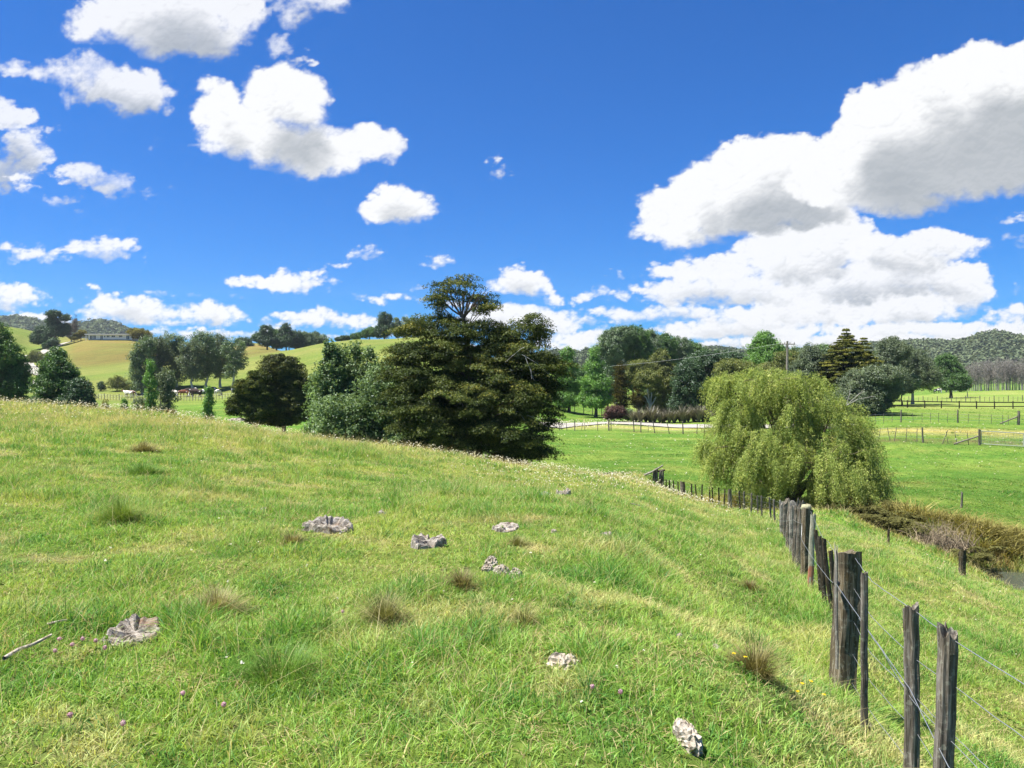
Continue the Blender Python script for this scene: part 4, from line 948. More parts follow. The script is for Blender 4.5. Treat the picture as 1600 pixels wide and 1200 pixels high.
# ------------------------------------------------------------------ weathered timber
def timber_mat(name, dark, mid, pale, lichen=0.0, paint=False):
    m = NT(name)
    co = m.coord((1, 1, .07)); g1 = m.noise(co, 34, 8, .7, 1.2); g2 = m.noise(m.coord((1, 1, .05)), 90, 6, .6); b = m.noise(m.coord((1, 1, .5)), 5, 6, .6)
    c = m.ramp(g1, [(.30, dark), (.48, mid), (.68, pale)])
    c = m.mul(c, m.ramp(g2, [(.3, (.45, .44, .43)), (.62, (1.15, 1.15, 1.15))]))
    c = m.mix(m.math('MULTIPLY', m.ramp(b, [(.48, (0, 0, 0)), (.62, (1, 1, 1))]), .35), c, (.115, .085, .03))
    lk = m.math('MULTIPLY', m.ramp(m.noise(m.coord(), 30, 5, .7), [(.56 - lichen * .2, (0, 0, 0)), (.62 - lichen * .16, (1, 1, 1))]), .25 + lichen * .7)
    c = m.mix(lk, c, (.36, .37, .28))
    if paint:
        z = m.n('ShaderNodeSeparateXYZ'); m.put(m.coord(), z.inputs[0])
        band = m.math('MULTIPLY', m.math('LESS_THAN', z.outputs[2], .36), m.math('GREATER_THAN', m.noise(m.coord((1, 1, .3)), 26, 4), .44))
        c = m.mix(m.math('MULTIPLY', band, .65), c, (.36, .085, .035))
    return m.pbr(c, .92, m.bump(m.math('ADD', g1, m.math('MULTIPLY', g2, .7)), .006, 1.0), spec=.1)
T_GREY = timber_mat("weathered_timber", (.030, .025, .019), (.135, .118, .095), (.34, .31, .265), .1)
T_DARK = timber_mat("dark_timber", (.014, .011, .008), (.055, .046, .033), (.14, .122, .095))
T_STR = timber_mat("strainer_timber", (.022, .018, .012), (.105, .086, .056), (.26, .23, .17), .05)
T_LICH = timber_mat("lichened_timber", (.12, .11, .08), (.30, .29, .21), (.46, .45, .34), .5, True)
T_SILV = timber_mat("silvered_timber", (.05, .045, .04), (.19, .175, .155), (.42, .40, .36), .25)

def post_mesh(name, w, th, h, mat, seed, jag=.5, rounded=.35, taper=.06, lean=(0, 0), bury=.3, sides=20, splits=2):
    rng = np.random.default_rng(seed); nz = 12
    a = np.linspace(0, 2 * pi, sides, endpoint=False)
    p = 2 / (1 - rounded * .75) if rounded < 1 else 2
    rx = (np.abs(np.cos(a)) ** p + np.abs(np.sin(a)) ** p) ** (-1 / p)
    grooves = np.ones(sides)
    for s in rng.choice(sides, splits, replace=False): grooves[s] = .90 if w > .12 else .82
    prof = rx * grooves * (1 + rng.normal(0, .03, sides))
    zs = np.concatenate([[-bury], np.linspace(0, h, nz)])
    V = []
    topz = rng.normal(0, .012, sides) * jag + (np.cos(a - rng.uniform(0, 6)) * w * .22 * jag)
    drift = np.cumsum(rng.normal(0, .0035, (len(zs), 2)), axis=0) * (w / .1) ** .5
    for i, z in enumerate(zs):
        k = max(0, z) / h; s = (1 - taper * k) * (1 + .03 * sin(k * 5 + seed)) * (1.04 if z <= 0 else 1)
        zz = np.full(sides, z) + (topz if i == len(zs) - 1 else 0)
        V.append(np.stack([np.cos(a) * prof * w / 2 * s + drift[i, 0] + lean[0] * k * h, np.sin(a) * prof * th / 2 * s + drift[i, 1] + lean[1] * k * h, zz], -1))
    n = len(zs)
    # weathered end grain: an inner ring a little lower than the rim and a centre
    last = V[-1]; cen = last.mean(0); V.append(cen + (last - cen) * [.72, .72, 1] + [0, 0, -.004]); V.append(cen + (last - cen) * [.35, .35, .6] + np.concatenate([np.zeros((sides, 2)), rng.normal(-.008, .008, (sides, 1)) * jag], 1))
    v = np.concatenate(V); n += 2
    idx = np.arange(n * sides).reshape(n, sides); j = np.roll(idx, -1, 1)
    q = np.stack([idx[:-1], j[:-1], j[1:], idx[1:]], -1).reshape(-1, 4)
    v = np.concatenate([v, [v[-sides:].mean(0)]]); c = len(v) - 1
    tri = np.stack([idx[-1], j[-1], np.full(sides, c)], -1)
    me = np_mesh(name, v, [q, tri], mat, False)
    return me

M_WIRE = NT("galvanised_wire").pbr((.42, .43, .44), .42, None, .75)
def wire(name, parent, pts, r=.0016, sag=0.0, origin=(0, 0, 0), mat=None, sides=5, wob=0.0, seed=0):
    rng = np.random.default_rng(seed); P_ = []
    pts = [np.array(p, float) for p in pts]
    for a, b in zip(pts[:-1], pts[1:]):
        L = np.linalg.norm(b - a); n = max(3, int(L / .12) + 2) if L < 6 else 9
        t = np.linspace(0, 1, n)[:-1, None]
        P_.append(a + (b - a) * t + np.array([0, 0, -1]) * sag * L * 4 * t * (1 - t) + rng.normal(0, wob, (n - 1, 3)) * (t > 0))
    P_.append(pts[-1][None]); p = np.concatenate(P_) - np.array(origin)
    v, f = tube(p, r, sides)
    return mesh_obj(name, np_mesh(name, v, f, mat or M_WIRE), parent)

def near_fence():
    o = ground(1478, 3.3); root = empty("wire_fence", tuple(o), label="old fence of leaning split grey posts and battens running down from the lower right corner", category="fence")
    rng = np.random.default_rng(9); tops = {}
    specs = [('post', 1850, 1240, 1900, 60, 2.0)] + NEAR_POSTS
    for i, (kind, px, ty, by, w, d) in enumerate(specs):
        kk = d / 1200; g = ground(px, d); tp = P(px, ty, d)
        if i == 0: tp = g + [0, 0, 1.05]
        h = tp[2] - g[2]; W = w * kk
        st = dict(post=(T_GREY, W, W * .8, .9, .4, 3), batten=(T_GREY, W, W * .7, .5, .1, 1), strainer=(T_STR, W, W * .95, .45, .75, 3), dark=(T_DARK, .055, .03, .4, .05, 0),
                  lichen=(T_LICH, W, W * .6, 1.2, .2, 1), round=(T_STR, W, W * .9, .5, .8, 2), split=([T_GREY, T_SILV, T_GREY][i % 3], W, W * .55, 2.4, .3, 4), thin=(T_DARK if d > 30 else T_GREY, max(W, .055), .035, .3, .05, 0))[kind]
        lean = {'dark': (-.09 if d < 9 else -.06, .03), 'split': (rng.normal(0, .02), 0), 'lichen': (.03, 0), 'thin': (rng.normal(-.01, .035), 0), 'strainer': (.03, .02)}.get(kind, (rng.normal(0, .008), 0))
        me = post_mesh(kind if kind in ('post', 'batten') else 'post', st[1], st[2], h, st[0], i * 7 + 1, st[3], st[4], lean=lean, splits=st[5], sides=22 if d < 14 else 10)
        nm = 'batten' if kind in ('dark', 'thin', 'batten') else 'post'
        lab = {'strainer': "thick brown strainer post", 'lichen': "pale lichen-covered post with orange paint low down", 'round': "round post with a mossy cap"}.get(kind)
        gx = np.array([g[0] - lean[0] * h, g[1] - lean[1] * h, g[2]])
        c = mesh_obj(nm, me, root, tuple(gx - o)); c.rotation_euler = (0, 0, rng.uniform(-.25, .25) if kind != 'strainer' else .12)
        if lab: c["label"] = lab
        if nm == 'batten': c.location.y += .05
        tops[i] = (gx + np.array([lean[0] * h, lean[1] * h, 0]) , h, gx, W, kind, nm, lean)
        if kind == 'round':   # mossy cap
            cp_ = tube([(0, 0, h - .02), (0, 0, h + .01), (0, 0, h + .045), (0, 0, h + .06)], [W * .46, W * .52, W * .42, W * .1], 9)
            mesh_obj("lichen_cap", np_mesh("lichen_cap", cp_[0] + rng.normal(0, .006, cp_[0].shape), cp_[1], plain("cap_lichen", (.27, .26, .16), .95, .3, 40, bump=.01)), c)
    def at(i, f, off=0.0, side=1):
        top, h, gx, W, kind, nm, lean = tops[i]
        return gx + np.array([lean[0] * h * f, lean[1] * h * f, h * f]) + np.array([side * .0, 0, 0]) + off
    order = [0, 1, 2, 3, 4] + list(range(5, len(specs)))
    nrm = np.array([.86, .5, 0])
    for wi, (f, r) in enumerate([(.955, .0021), (.76, .0019), (.56, .0018), (.36, .0018), (.17, .0018)]):
        pts = []
        for i in order:
            if tops[i][4] in ('thin',) and i % 3: continue
            pts.append(at(i, f + rng.normal(0, .012)) + nrm * (tops[i][3] * .5 + .004))
        wire("wire", root, pts, r if True else 0, .004, o, seed=wi, wob=.0012)
    # slack electric wire looping along the near side of the posts, held off the strainer by an insulator
    s = -nrm
    e = [P(1215, 812, 18.0), at(12, .75) + s * .08, at(10, .80) + s * .10, P(1252, 842, 11.3), P(1290, 898, 7.4), P(1307, 913, 5.45), P(1341, 962, 4.9), P(1375, 1010, 4.35), P(1421, 1075, 3.78), P(1482, 1198, 3.15), at(0, .35) + s * .06]
    wire("electric_wire", root, e, .0021, .006, o, seed=41)
    e2 = [P(1342, 966, 5.0), P(1378, 1016, 4.4), P(1424, 1092, 3.85), P(1478, 1150, 3.32), at(0, .5)]
    wire("electric_wire", root, e2, .0018, .004, o, seed=43, wob=.002)
    ip = P(1306, 913, 5.5); v, f = tube([(-.02, -.03, .012), (-.005, -.01, .004), (.02, .02, 0), (.03, .05, -.006)], [.012, .020, .020, .014], 8)
    mesh_obj("insulator", np_mesh("insulator", v, f, plain("insulator_plastic", (.012, .014, .03), .4, .1)), root, tuple(ip - o))
    # loose grey slat tied to the left edge of the strainer
    b = ground(1306, 5.55); t = P(1307, 860, 5.5)
    mesh_obj("slat", post_mesh("slat", .022, .03, t[2] - b[2] - .25, T_SILV, 5, 2.5, .1, sides=8, splits=1, bury=0), root, tuple(np.array([t[0] - .005, t[1] - .03, b[2] + .26]) - o), label="pale split slat against the strainer post")
    r0, r1 = ground(1338, 5.2) + [0, 0, .07], ground(1362, 4.7) + [0, 0, .05]
    v, f = tube([r0 - o, (r0 + r1) / 2 - o + [0, 0, .01], r1 - o], [.03, .035, .03], 7)
    mesh_obj("foot_rail", np_mesh("foot_rail", v, f, T_GREY), root)
near_fence()

def fence(name, label, posts, wires, cat="fence", rails=None, mat=None, braces=(), wr=.006, bw=.05):
    """posts: (direction, distance, height, width, lean)"""
    g0 = ground(posts[0][0], posts[0][1]); root = empty(name, tuple(g0), label=label, category=cat)
    pts = []; rng = np.random.default_rng(len(posts) * 31)
    meshes = {}
    for (px, d, h, w, ln) in posts:
        g = ground(px, d); pts.append((g, h, ln)); key = (round(h, 2), round(w, 2))
        if key not in meshes: meshes[key] = post_mesh("post", w, w * .8, h, mat or T_GREY, len(meshes) + 3, .8, .4, sides=8, splits=1)
        c = mesh_obj("post" if w > bw else "batten", meshes[key], root, tuple(g - g0)); c.rotation_euler = (0, ln, rng.uniform(-.4, .4))
    for zf in wires:
        wire("wire", root, [p + np.array([sin(l) * zf, 0, min(zf, h * .97)]) for p, h, l in pts if h > zf * .8], wr, .003, g0, sides=4)
    for zf, th in (rails or []):
        line = [p + np.array([0, -.08, zf]) for p, h, l in pts]
        for a, b in zip(line[:-1], line[1:]):
            t = unit(b - a); up = np.array([0, 0, 1.]); n = np.cross(t, up); hw, hh = .02, th / 2
            v = np.array([c + n * sx * hw + up * sz * hh for c in (a - t * .02, b + t * .02) for sx, sz in ((-1, -1), (1, -1), (1, 1), (-1, 1))]) - g0
            f = np.array([[0, 1, 5, 4], [1, 2, 6, 5], [2, 3, 7, 6], [3, 0, 4, 7], [3, 2, 1, 0], [4, 5, 6, 7]])
            mesh_obj("rail", np_mesh("rail", v, f, mat or T_GREY, False), root)
    for (a, b, r) in braces:
        v, f = tube([a - g0, (a + b) / 2 - g0, b - g0], [r, r, r], 7); mesh_obj("brace", np_mesh("brace", v, f, mat or T_GREY), root)
    return root, g0
rng = np.random.default_rng(55)
# fence between the paddock and the gravel road
ps = [(848,84.5,1.1,.12,0),(857,84.5,1.15,.2,0),(874,85,1.0,.06,.02),(886,85,1.0,.06,-.1),(898,85,1.1,.12,0),(909,85,.9,.05,.1),(914,85,.9,.05,-.05),(934,84.7,1.05,.07,.03),(951.5,84.5,1.25,.16,0),(955,84.5,1.1,.08,0),(991,84,1.15,.11,-.08),(1001.5,84,1.15,.12,0),
      (1013,84,.7,.05,0),(1023,83.6,1.3,.11,-.15),(1046,83.2,1.2,.08,-.2),(1067.5,83,1.35,.13,-.05),(1089,82.6,1.1,.08,.05),(1101,82.4,1.1,.08,0),(1118,82,1.2,.1,.1)]
fence("wire_fence", "straggling wire fence between the green paddock and the gravel road", ps, (.35, .7, 1.0), wr=.008, bw=.075)
# fence past the willow with leaning battens, strainer and brace
ps = [(1352,62,1.3,.13,0),(1373,61.7,1.1,.04,.15),(1391,61.5,1.1,.05,-.16),(1398,61.4,1.15,.05,.12),(1416,61.2,1.15,.05,.08),(1433,61,1.1,.05,.03),(1443,60.8,1.2,.14,-.04),(1473,60.6,1.15,.05,.33),(1482,60.5,1.0,.035,-.2),(1496,60.4,1.0,.05,-.16),(1514,60.2,.95,.05,-.15),(1531,60,1.25,.19,0)]
r_, g0 = fence("wire_fence", "sagging wire fence with tilted battens and a yellow tag right of the willow", ps, (.4, .75, 1.02), wr=.007, bw=.09, braces=[(ground(1491, 60.3) + [0, 0, .05], ground(1530, 60) + [0, 0, .72], .06)])
tg = P(1488, 676, 60.4); v = np.array([(-.14, 0, -.08), (.14, 0, -.08), (.14, 0, .08), (-.14, 0, .08), (-.14, .012, -.08), (.14, .012, -.08), (.14, .012, .08), (-.14, .012, .08)])
mesh_obj("yellow_tag", np_mesh("yellow_tag", v, np.array([[0, 1, 2, 3], [5, 4, 7, 6], [0, 4, 5, 1], [3, 2, 6, 7], [1, 5, 6, 2], [4, 0, 3, 7]]), plain("yellow_plastic", (.75, .62, .16), .5, .1), False), r_, tuple(tg - g0))
def gate():
    a, b = ground(1533, 60) , ground(1668, 59); g = a; root = empty("farm_gate", tuple(g), label="wide pipe farm gate with mesh at the right end of the sagging fence", category="gate")
    A, B = np.zeros(3), b - a; up = np.array([0, 0, 1.])
    parts = [tube([A + up * z, (A + B) / 2 + up * z, B + up * z], .028, 6) for z in (.12, 1.12)] + [tube([A + B * k + up * .12, A + B * k + up * .6, A + B * k + up * 1.12], .026, 6) for k in (0.01, .5, .99)]
    v, f = join(parts); mesh_obj("gate_frame", np_mesh("gate_frame", v, f, plain("galvanised_pipe", (.46, .47, .45), .5, .1, metal=.3)), root)
    parts = [tube([A + up * z, (A + B) / 2 + up * z, B + up * z], .006, 4) for z in np.arange(.25, 1.1, .12)] + [tube([A + B * k + up * .12, A + B * k + up * .6, A + B * k + up * 1.12], .005, 4) for k in np.linspace(.03, .97, 30)]
    v, f = join(parts); mesh_obj("wire_mesh", np_mesh("wire_mesh", v, f, M_WIRE), root)
gate()
ps = [(px, 80 - (px - 1350) * .002, 1.0, .045, rng.normal(0, .03)) for px in (1357,1369,1381,1394,1427,1441,1454,1467,1481,1513,1530,1549,1567,1576)] + [(1408,80,1.3,.15,0),(1497,80,1.35,.15,0),(1592,80,1.45,.26,0),(1604,80,1.1,.05,0),(1625,80,1.1,.05,0)]
ps.sort()
fence("wire_fence", "straight batten fence with a braced strainer across the middle paddock at right", ps, (.3, .6, .9), wr=.008, bw=.09, braces=[(ground(1563, 80) + [0, 0, .05], ground(1590, 80) + [0, 0, .85], .07)])
ps = [(px, 127, 1.25, .2, 0) for px in (1344,1368,1393,1418,1445,1471,1499,1526,1554,1583,1612)]
fence("rail_fence", "dark post and two rail fence across the paddock at right", ps, (), rails=((1.08, .17), (.40, .15)), mat=T_DARK)
ps = [(px, 172, 1.1 if k % 3 else 1.35, .09 if k % 3 else .17, 0) for k, px in enumerate(np.arange(1398, 1625, 7.4))]
fence("wire_fence", "farthest low batten fence, in front of the two bare-stemmed gum", ps, (.5, .95), wr=.012, bw=.1)
ps = [(px, 165 - (px - 140) * .03, 1.15 if k % 5 else 1.35, .09 if k % 5 else .15, 0) for k, px in enumerate(np.arange(140, 372, 4.6))]
fence("wire_fence", "close-set batten fence in front of the cows below the gum trees", ps, (.4, .8, 1.1), wr=.012, bw=.1, mat=T_SILV)
ps = [(px, 120, 1.1, .12, 0) for px in (862,872,884,898,912,926,940,950)]
fence("wire_fence", "short wire fence under the two bright oaks", ps, (.5, .95), wr=.01)
ps = [(px, 205, 1.2, .1, 0) for px in (428,440,452,464,476,490,504,518,532,548,564,580,596,612,628,644,660,676)]
# lone posts
def lone(label, px, d, h, w, mat, lean=0, group=None, wires=None):
    g = ground(px, d); o = mesh_obj("fence_post", post_mesh("fence_post", w, w * .85, h, mat, int(px), 1.2, .5, sides=12), None, tuple(g), label=label, category="post", group=group); o.rotation_euler = (0, lean, .3); return o
lone("thick dark weathered post beside the creek near the water", 1505, 21, .78, .19, T_DARK)
lone("thin dark post in the rank grass left of the brush heap", 1389, 22.5, .55, .075, T_DARK)
lone("thin grey post on the paddock across the creek", 1503, 36, .72, .10, T_GREY, .06)
lone("grey post at the right foot of the huge olive tree", 824.5, 42, .75, .17, T_SILV)
lone("dark post under the rounded near-black tree", 460, 60, .75, .1, T_DARK)
def log_stack():
    o = ground(1027, 42.5); root = empty("timber_pile", tuple(o), label="heap of old fence timber with a slanting board at the far fence end", category="timber")
    for i, (dx, w, h) in enumerate([(-.18, .16, .72), (.0, .17, .8), (.16, .17, .66), (.30, .12, .72)]):
        mesh_obj("post", post_mesh("post", w, .16, h, T_GREY, 60 + i, 2, .4, sides=10), root, (dx, 0, 0))
    for a, b, r, m_ in [((-.45, -.1, .55), (.30, -.15, 1.0), .05, T_SILV), ((-.75, -.1, .45), (-.3, .0, .62), .06, T_SILV), ((.05, .1, .65), (.45, 0, .72), .06, T_DARK)]:
        a, b = np.array(a), np.array(b); v, f = tube([a, (a + b) / 2, b], [r, r, r * .9], 6); mesh_obj("board", np_mesh("board", v, f, m_), root)
log_stack()

def pole(label, px, d, top_py, r, xarm=True, white=None):
    g = ground(px, d); h = P(px, top_py, d)[2] - g[2]; root = empty("power_pole", tuple(g), label=label, category="power pole")
    v, f = tube([(0, 0, -.3), (0, 0, h * .5), (0, 0, h)], [r, r * .85, r * .7], 10); mesh_obj("pole", np_mesh("pole", v, f, bark("pole_wood", (.13, .11, .09), (.30, .27, .23))), root)
    if white: v, f = tube([(0, 0, h * white[0]), (0, 0, h * white[1])], [r * 1.06, r * 1.04], 10); mesh_obj("white_band", np_mesh("white_band", v, f, plain("white_band", (.7, .7, .68), .6, .05)), root)
    if xarm:
        v, f = tube([(-.9, 0, h - .35), (0, -.03, h - .35), (.9, 0, h - .35)], .06, 6); mesh_obj("crossarm", np_mesh("crossarm", v, f, T_GREY), root)
        for x in (-.8, -.3, .3, .8):
            v, f = tube([(x, 0, h - .3), (x, 0, h - .2), (x, 0, h - .1)], [.03, .06, .02], 6); mesh_obj("insulator", np_mesh("insulator", v, f, plain("insulator_glass", (.25, .22, .2), .3, .1)), root)
    return g + [0, 0, h - .1]
p1 = pole("power pole with a white band standing behind the willow", 1230, 88, 533, .17, True, (.36, .50))
p2 = pole("small distant power pole on the slope below the hill house", 121, 205, 573, .14)
def line_(label, a, b, r):
    o = np.array(a); w = wire("power_line", None, [a, b], r, .012, o, plain("cable", (.5, .5, .5), .5, .05)); w.location = tuple(o); w["label"] = label; w["category"] = "cable"
line_("thin cable crossing in front of the garden trees from the power pole", p1, P(955, 572, 104), .009)

# ------------------------------------------------------------------ the house on the hill
def box(a, b):
    a, b = np.array(a, float), np.array(b, float)
    v = np.array([(x, y, z) for z in (a[2], b[2]) for x, y in ((a[0], a[1]), (b[0], a[1]), (b[0], b[1]), (a[0], b[1]))])
    return v, np.array([[3, 2, 1, 0], [4, 5, 6, 7], [0, 1, 5, 4], [1, 2, 6, 5], [2, 3, 7, 6], [3, 0, 4, 7]])
def part(name, boxes, mat, parent, **kw):
    v, f = join([box(*b) for b in boxes]); return mesh_obj(name, np_mesh(name, v, f, mat, False), parent, **kw)
def house():
    d = 318.; k = d / 1200; g = ground(172, d); base = min(ground(px, d)[2] for px in (136, 150, 172, 190, 208)) ; g[2] = max(base, P(172, 531.5, d)[2])
    root = empty("house", tuple(g), label="long low white house with a pale flat roof on top of the hill", category="house")
    x0, x1 = (136 - 172) * k, (208 - 172) * k
    H = P(172, 523, d)[2] - g[2]
    W = plain("white_cladding", (.72, .72, .70), .7, .04); R = plain("pale_iron_roof", (.60, .57, .53), .5, .06); Gm = NT("window_glass").pbr((.03, .035, .04), .08, spec=.6); Wf = plain("window_frame_white", (.8, .8, .78), .5, .03)
    wl = part("wall", [((x0 + .6, 0, -.8), (x1 - .4, 7, H))], W, root)
    part("plinth", [((x0 + .7, -.05, -1.0), (x1 - .5, 7.0, .22))], plain("dark_plinth", (.10, .11, .09), .9, .2), root)
    rf = part("roof", [((x0 - .3, -1.1, H + .003), (x1 + .1, 7.6, H + .32))], R, root)
    part("fascia", [((x0 - .33, -1.16, H - .10), (x1 + .13, -1.103, H + .30))], plain("pale_fascia", (.66, .62, .56), .6, .04), rf)
    for (a, b, lo, hi, n) in [(140.8,145.2,.15,.88,2),(146,150,.15,.88,2),(157,161,.1,.88,2),(163,165,.5,.85,1),(167,171.5,.5,.88,2),(174.5,180,.5,.88,2),(186,191.5,.5,.88,3),(197.5,202.5,.15,.88,2)]:
        xa, xb = (a - 172) * k, (b - 172) * k; w = xb - xa
        fr = part("window" if lo > .3 else "glass_door", [((xa, -.06, H * lo), (xb, .02, H * lo + .07)), ((xa, -.06, H * hi - .07), (xb, .02, H * hi))] + [((xa + w * i / n - (0 if i == 0 else .04), -.06, H * lo + .07), (xa + w * i / n + (.08 if i < n else 0), .02, H * hi - .07)) for i in range(n + 1)], Wf, root)
        part("pane", [((xa + .03, -.03, H * lo + .03), (xb - .03, -.012, H * hi - .03))], Gm, fr)
    # carport lean-to at the right end
    xr = (219 - 172) * k
    part("carport", [((x1 - .3, .3, H * .62), (xr, 5, H * .70))] + [((x, .4, -.6), (x + .15, .55, H * .62)) for x in np.linspace(x1 + .4, xr - .3, 4)], R, root)
    for x in np.linspace(x0 + .1, x0 + .1, 1): part("veranda_post", [((x, -1.0, -.6), (x + .14, -.86, H))], Wf, root)
house()
for i, (px, w, lab) in enumerate([(1,6,""),]): pass

# ------------------------------------------------------------------ cattle
def cow_mesh(name, grazing):
    me = bpy.data.meshes.new(name)
    V = [(-.75,0,1.08),(-.35,0,1.05),(.1,0,1.03),(.5,0,1.06),(.78,0,1.12)]
    R = [(.27,.30),(.33,.36),(.37,.38),(.32,.36),(.22,.26)]
    if grazing: V += [(1.02,0,.90),(1.20,0,.55),(1.28,0,.30),(1.40,0,.10)]
    else: V += [(1.02,0,1.28),(1.20,0,1.42),(1.38,0,1.38),(1.58,0,1.26)]
    R += [(.16,.20),(.12,.15),(.13,.14),(.08,.08)]
    E = [(i, i + 1) for i in range(8)]
    def add(pts, rs, root):
        p = root
        for q, r in zip(pts, rs): V.append(q); R.append((r, r)); E.append((p, len(V) - 1)); p = len(V) - 1
    for s in (-1, 1):
        add([(.52, s * .19, .80), (.56, s * .20, .48), (.55, s * .20, .22), (.58, s * .20, .03)], (.12, .065, .05, .06), 3)
        add([(-.70, s * .19, .86), (-.62, s * .20, .60), (-.78, s * .20, .38), (-.74, s * .20, .03)], (.17, .09, .05, .06), 0)
        h = 7; add([(V[h][0] - .06, s * .22, V[h][2] + .06)], (.05,), h)
    add([(-1.0, 0, 1.10), (-1.06, 0, .75), (-1.05, 0, .40)], (.05, .025, .05), 0)
    me.from_pydata(V, E, []); o = bpy.data.objects.new(name, me)
    sk = o.modifiers.new("skin", 'SKIN')
    for i, r in enumerate(R): me.skin_vertices[0].data[i].radius = r
    me.skin_vertices[0].data[2].use_root = True
    sub = o.modifiers.new("sub", 'SUBSURF'); sub.levels = 1; sub.render_levels = 1
    return me
def cow_mat(name, base, patch, amount):
    m = NT(name); n = m.noise(m.coord(kind='Object'), 1.6, 2, .4)
    oi = m.n('ShaderNodeObjectInfo'); v = m.n('ShaderNodeVectorMath', operation='ADD'); m.put(m.coord(kind='Object'), v.inputs[0]); m.put(oi.outputs['Random'], v.inputs[1])
    n = m.noise(v.outputs[0], 1.7, 2, .4)
    z = m.n('ShaderNodeSeparateXYZ'); m.put(m.coord(kind='Object'), z.inputs[0])
    f = m.ramp(n, [(amount, (0, 0, 0)), (amount + .02, (1, 1, 1))])
    head = m.math('GREATER_THAN', z.outputs[0], 1.12)
    c = m.mix(m.math('MAXIMUM', f, m.math('MULTIPLY', head, .9)), base, patch); return m.pbr(c, .8)
CM = {'red': cow_mat("red_hide", (.17, .055, .025), (.72, .66, .58), .62), 'dark': cow_mat("dark_hide", (.035, .018, .013), (.7, .66, .6), .66), 'black': cow_mat("black_hide", (.012, .011, .011), (.75, .73, .7), .55), 'white': cow_mat("white_hide", (.75, .7, .6), (.2, .06, .03), .62)}
COWM = {}
def cow(px, d, rz, kind, graze, label, group, s=1.0):
    key = (kind, graze)
    if key not in COWM:
        COWM[key] = cow_mesh("cow", graze); COWM[key].materials.append(CM[kind])
    o = bpy.data.objects.new("cow", COWM[key]); g = ground(px, d); o.location = tuple(g); o.rotation_euler = (0, 0, rz); o.scale = (s, s, s)
    m = o.modifiers.new("skin", 'SKIN'); m = o.modifiers.new("sub", 'SUBSURF'); m.levels = 1; m.render_levels = 1
    link(o, None, label=label, category="cow", group=group)
GA = "cattle below the gum trees"
cow(200, 170, 2.9, 'white', False, "white and red cow standing alone left of the gum trees", GA, 1.1)
cow(204, 172, 0.1, 'red', True, "red cow grazing close behind the white cow", GA, 1.0)
cow(272, 172, 2.8, 'white', True, "cream cow at the left of the group under the gums", GA, .9)
cow(287, 170, 3.4, 'red', True, "red cow second from the left under the gums", GA, 1.1)
cow(294, 172, .3, 'dark', False, "dark cow with a white head in the middle under the gums", GA, 1.2)
cow(306, 169, 3.0, 'dark', True, "largest dark brown cow grazing under the gums", GA, 1.3)
cow(318, 171, .2, 'black', False, "black and white cow right of the dark brown one", GA, 1.05)
cow(340, 170, 1.3, 'white', True, "white-fronted cow nearest the lower dark tree", GA, 1.0)
cow(334, 176, 2.7, 'black', True, "black cow behind the lone slender sapling", GA, 1.0)
GB = "cattle resting in the far right paddock"
for i, (px, rz, kd, gz, lab) in enumerate([(1464,0,'black',True,"black cow at the left end of the far herd"),(1474,2.9,'white',False,"white cow in the far herd, second from the left"),(1482,.2,'black',True,"black cow in the middle of the far herd"),
    (1487,3.0,'white',True,"pale grazing cow in the middle of the far herd"),(1495,.3,'black',False,"black cow right of the pale grazing one"),(1502,2.9,'black',True,"black and white cow at the right end of the far herd")]):
    cow(px, 262, rz, kd, gz, lab, GB, 1.15)

# ------------------------------------------------------------------ stumps, stones, sticks on the slope
M_STUMP = NT("stump_wood")
_c = M_STUMP.coord((.35, 1.6, .22)); _n = M_STUMP.noise(_c, 60, 8, .7, .6); _b = M_STUMP.noise(M_STUMP.coord(), 6, 4)
_col = M_STUMP.ramp(_n, [(.34, (.05, .04, .03)), (.50, (.27, .235, .19)), (.68, (.56, .53, .48))])
_col = M_STUMP.mix(M_STUMP.math('MULTIPLY', M_STUMP.ramp(_b, [(.55, (0, 0, 0)), (.66, (1, 1, 1))]), .7), _col, (.16, .09, .055))
M_STUMP.pbr(_col, .95, M_STUMP.bump(_n, .012, 1.0), spec=.1)
def stump(label, px, d, w, h, dep=None, seed=0, hollow=.35, tilt=(0, 0), mat=None):
    """rotten cut stump: an irregular fluted wall round a sunken, broken core"""
    rng = np.random.default_rng(seed); n = 44; a = np.linspace(0, 2 * pi, n, endpoint=False)
    dep = dep or w * .7
    r = 1 + .12 * np.sin(a * 3 + seed) + .06 * np.sin(a * 7 + seed * 2) + rng.normal(0, .02, n)
    edge = h * (.84 + .16 * np.clip(np.sin(a * 2 + seed) + .35 * np.sin(a * 5 + seed * 3), -1, 1)) + rng.normal(0, .07 * h, n)
    rings = [(1.12, np.full(n, -.12)), (1.05, np.full(n, 0.02)), (1.0, edge * .5), (.97, edge * .9), (.90, edge), (.80, edge * .94), (.62, edge * (1 - hollow * .8) + rng.normal(0, .035 * h, n)), (.35, edge * (1 - hollow) + rng.normal(0, .04 * h, n)), (.1, np.full(n, h * (.92 - hollow)))]
    V = [np.stack([np.cos(a) * r * s * w / 2, np.sin(a) * r * s * dep / 2, z], -1) for s, z in rings]
    v = np.concatenate(V); m = len(rings); i = np.arange(m * n).reshape(m, n); j = np.roll(i, -1, 1)
    q = np.stack([i[:-1], j[:-1], j[1:], i[1:]], -1).reshape(-1, 4); v = np.concatenate([v, [[0, 0, h * (.92 - hollow)]]])
    tri = np.stack([i[-1], j[-1], np.full(n, m * n)], -1)
    h0 = h; g = ground(px, d) - np.array([0, 0, h * .36]); o = mesh_obj("tree_stump", np_mesh("tree_stump", v, [q, tri], mat or M_STUMP.mat, False), None, tuple(g), label=label, category="stump"); o.rotation_euler = (tilt[0], tilt[1], rng.uniform(-.3, .3)); return o
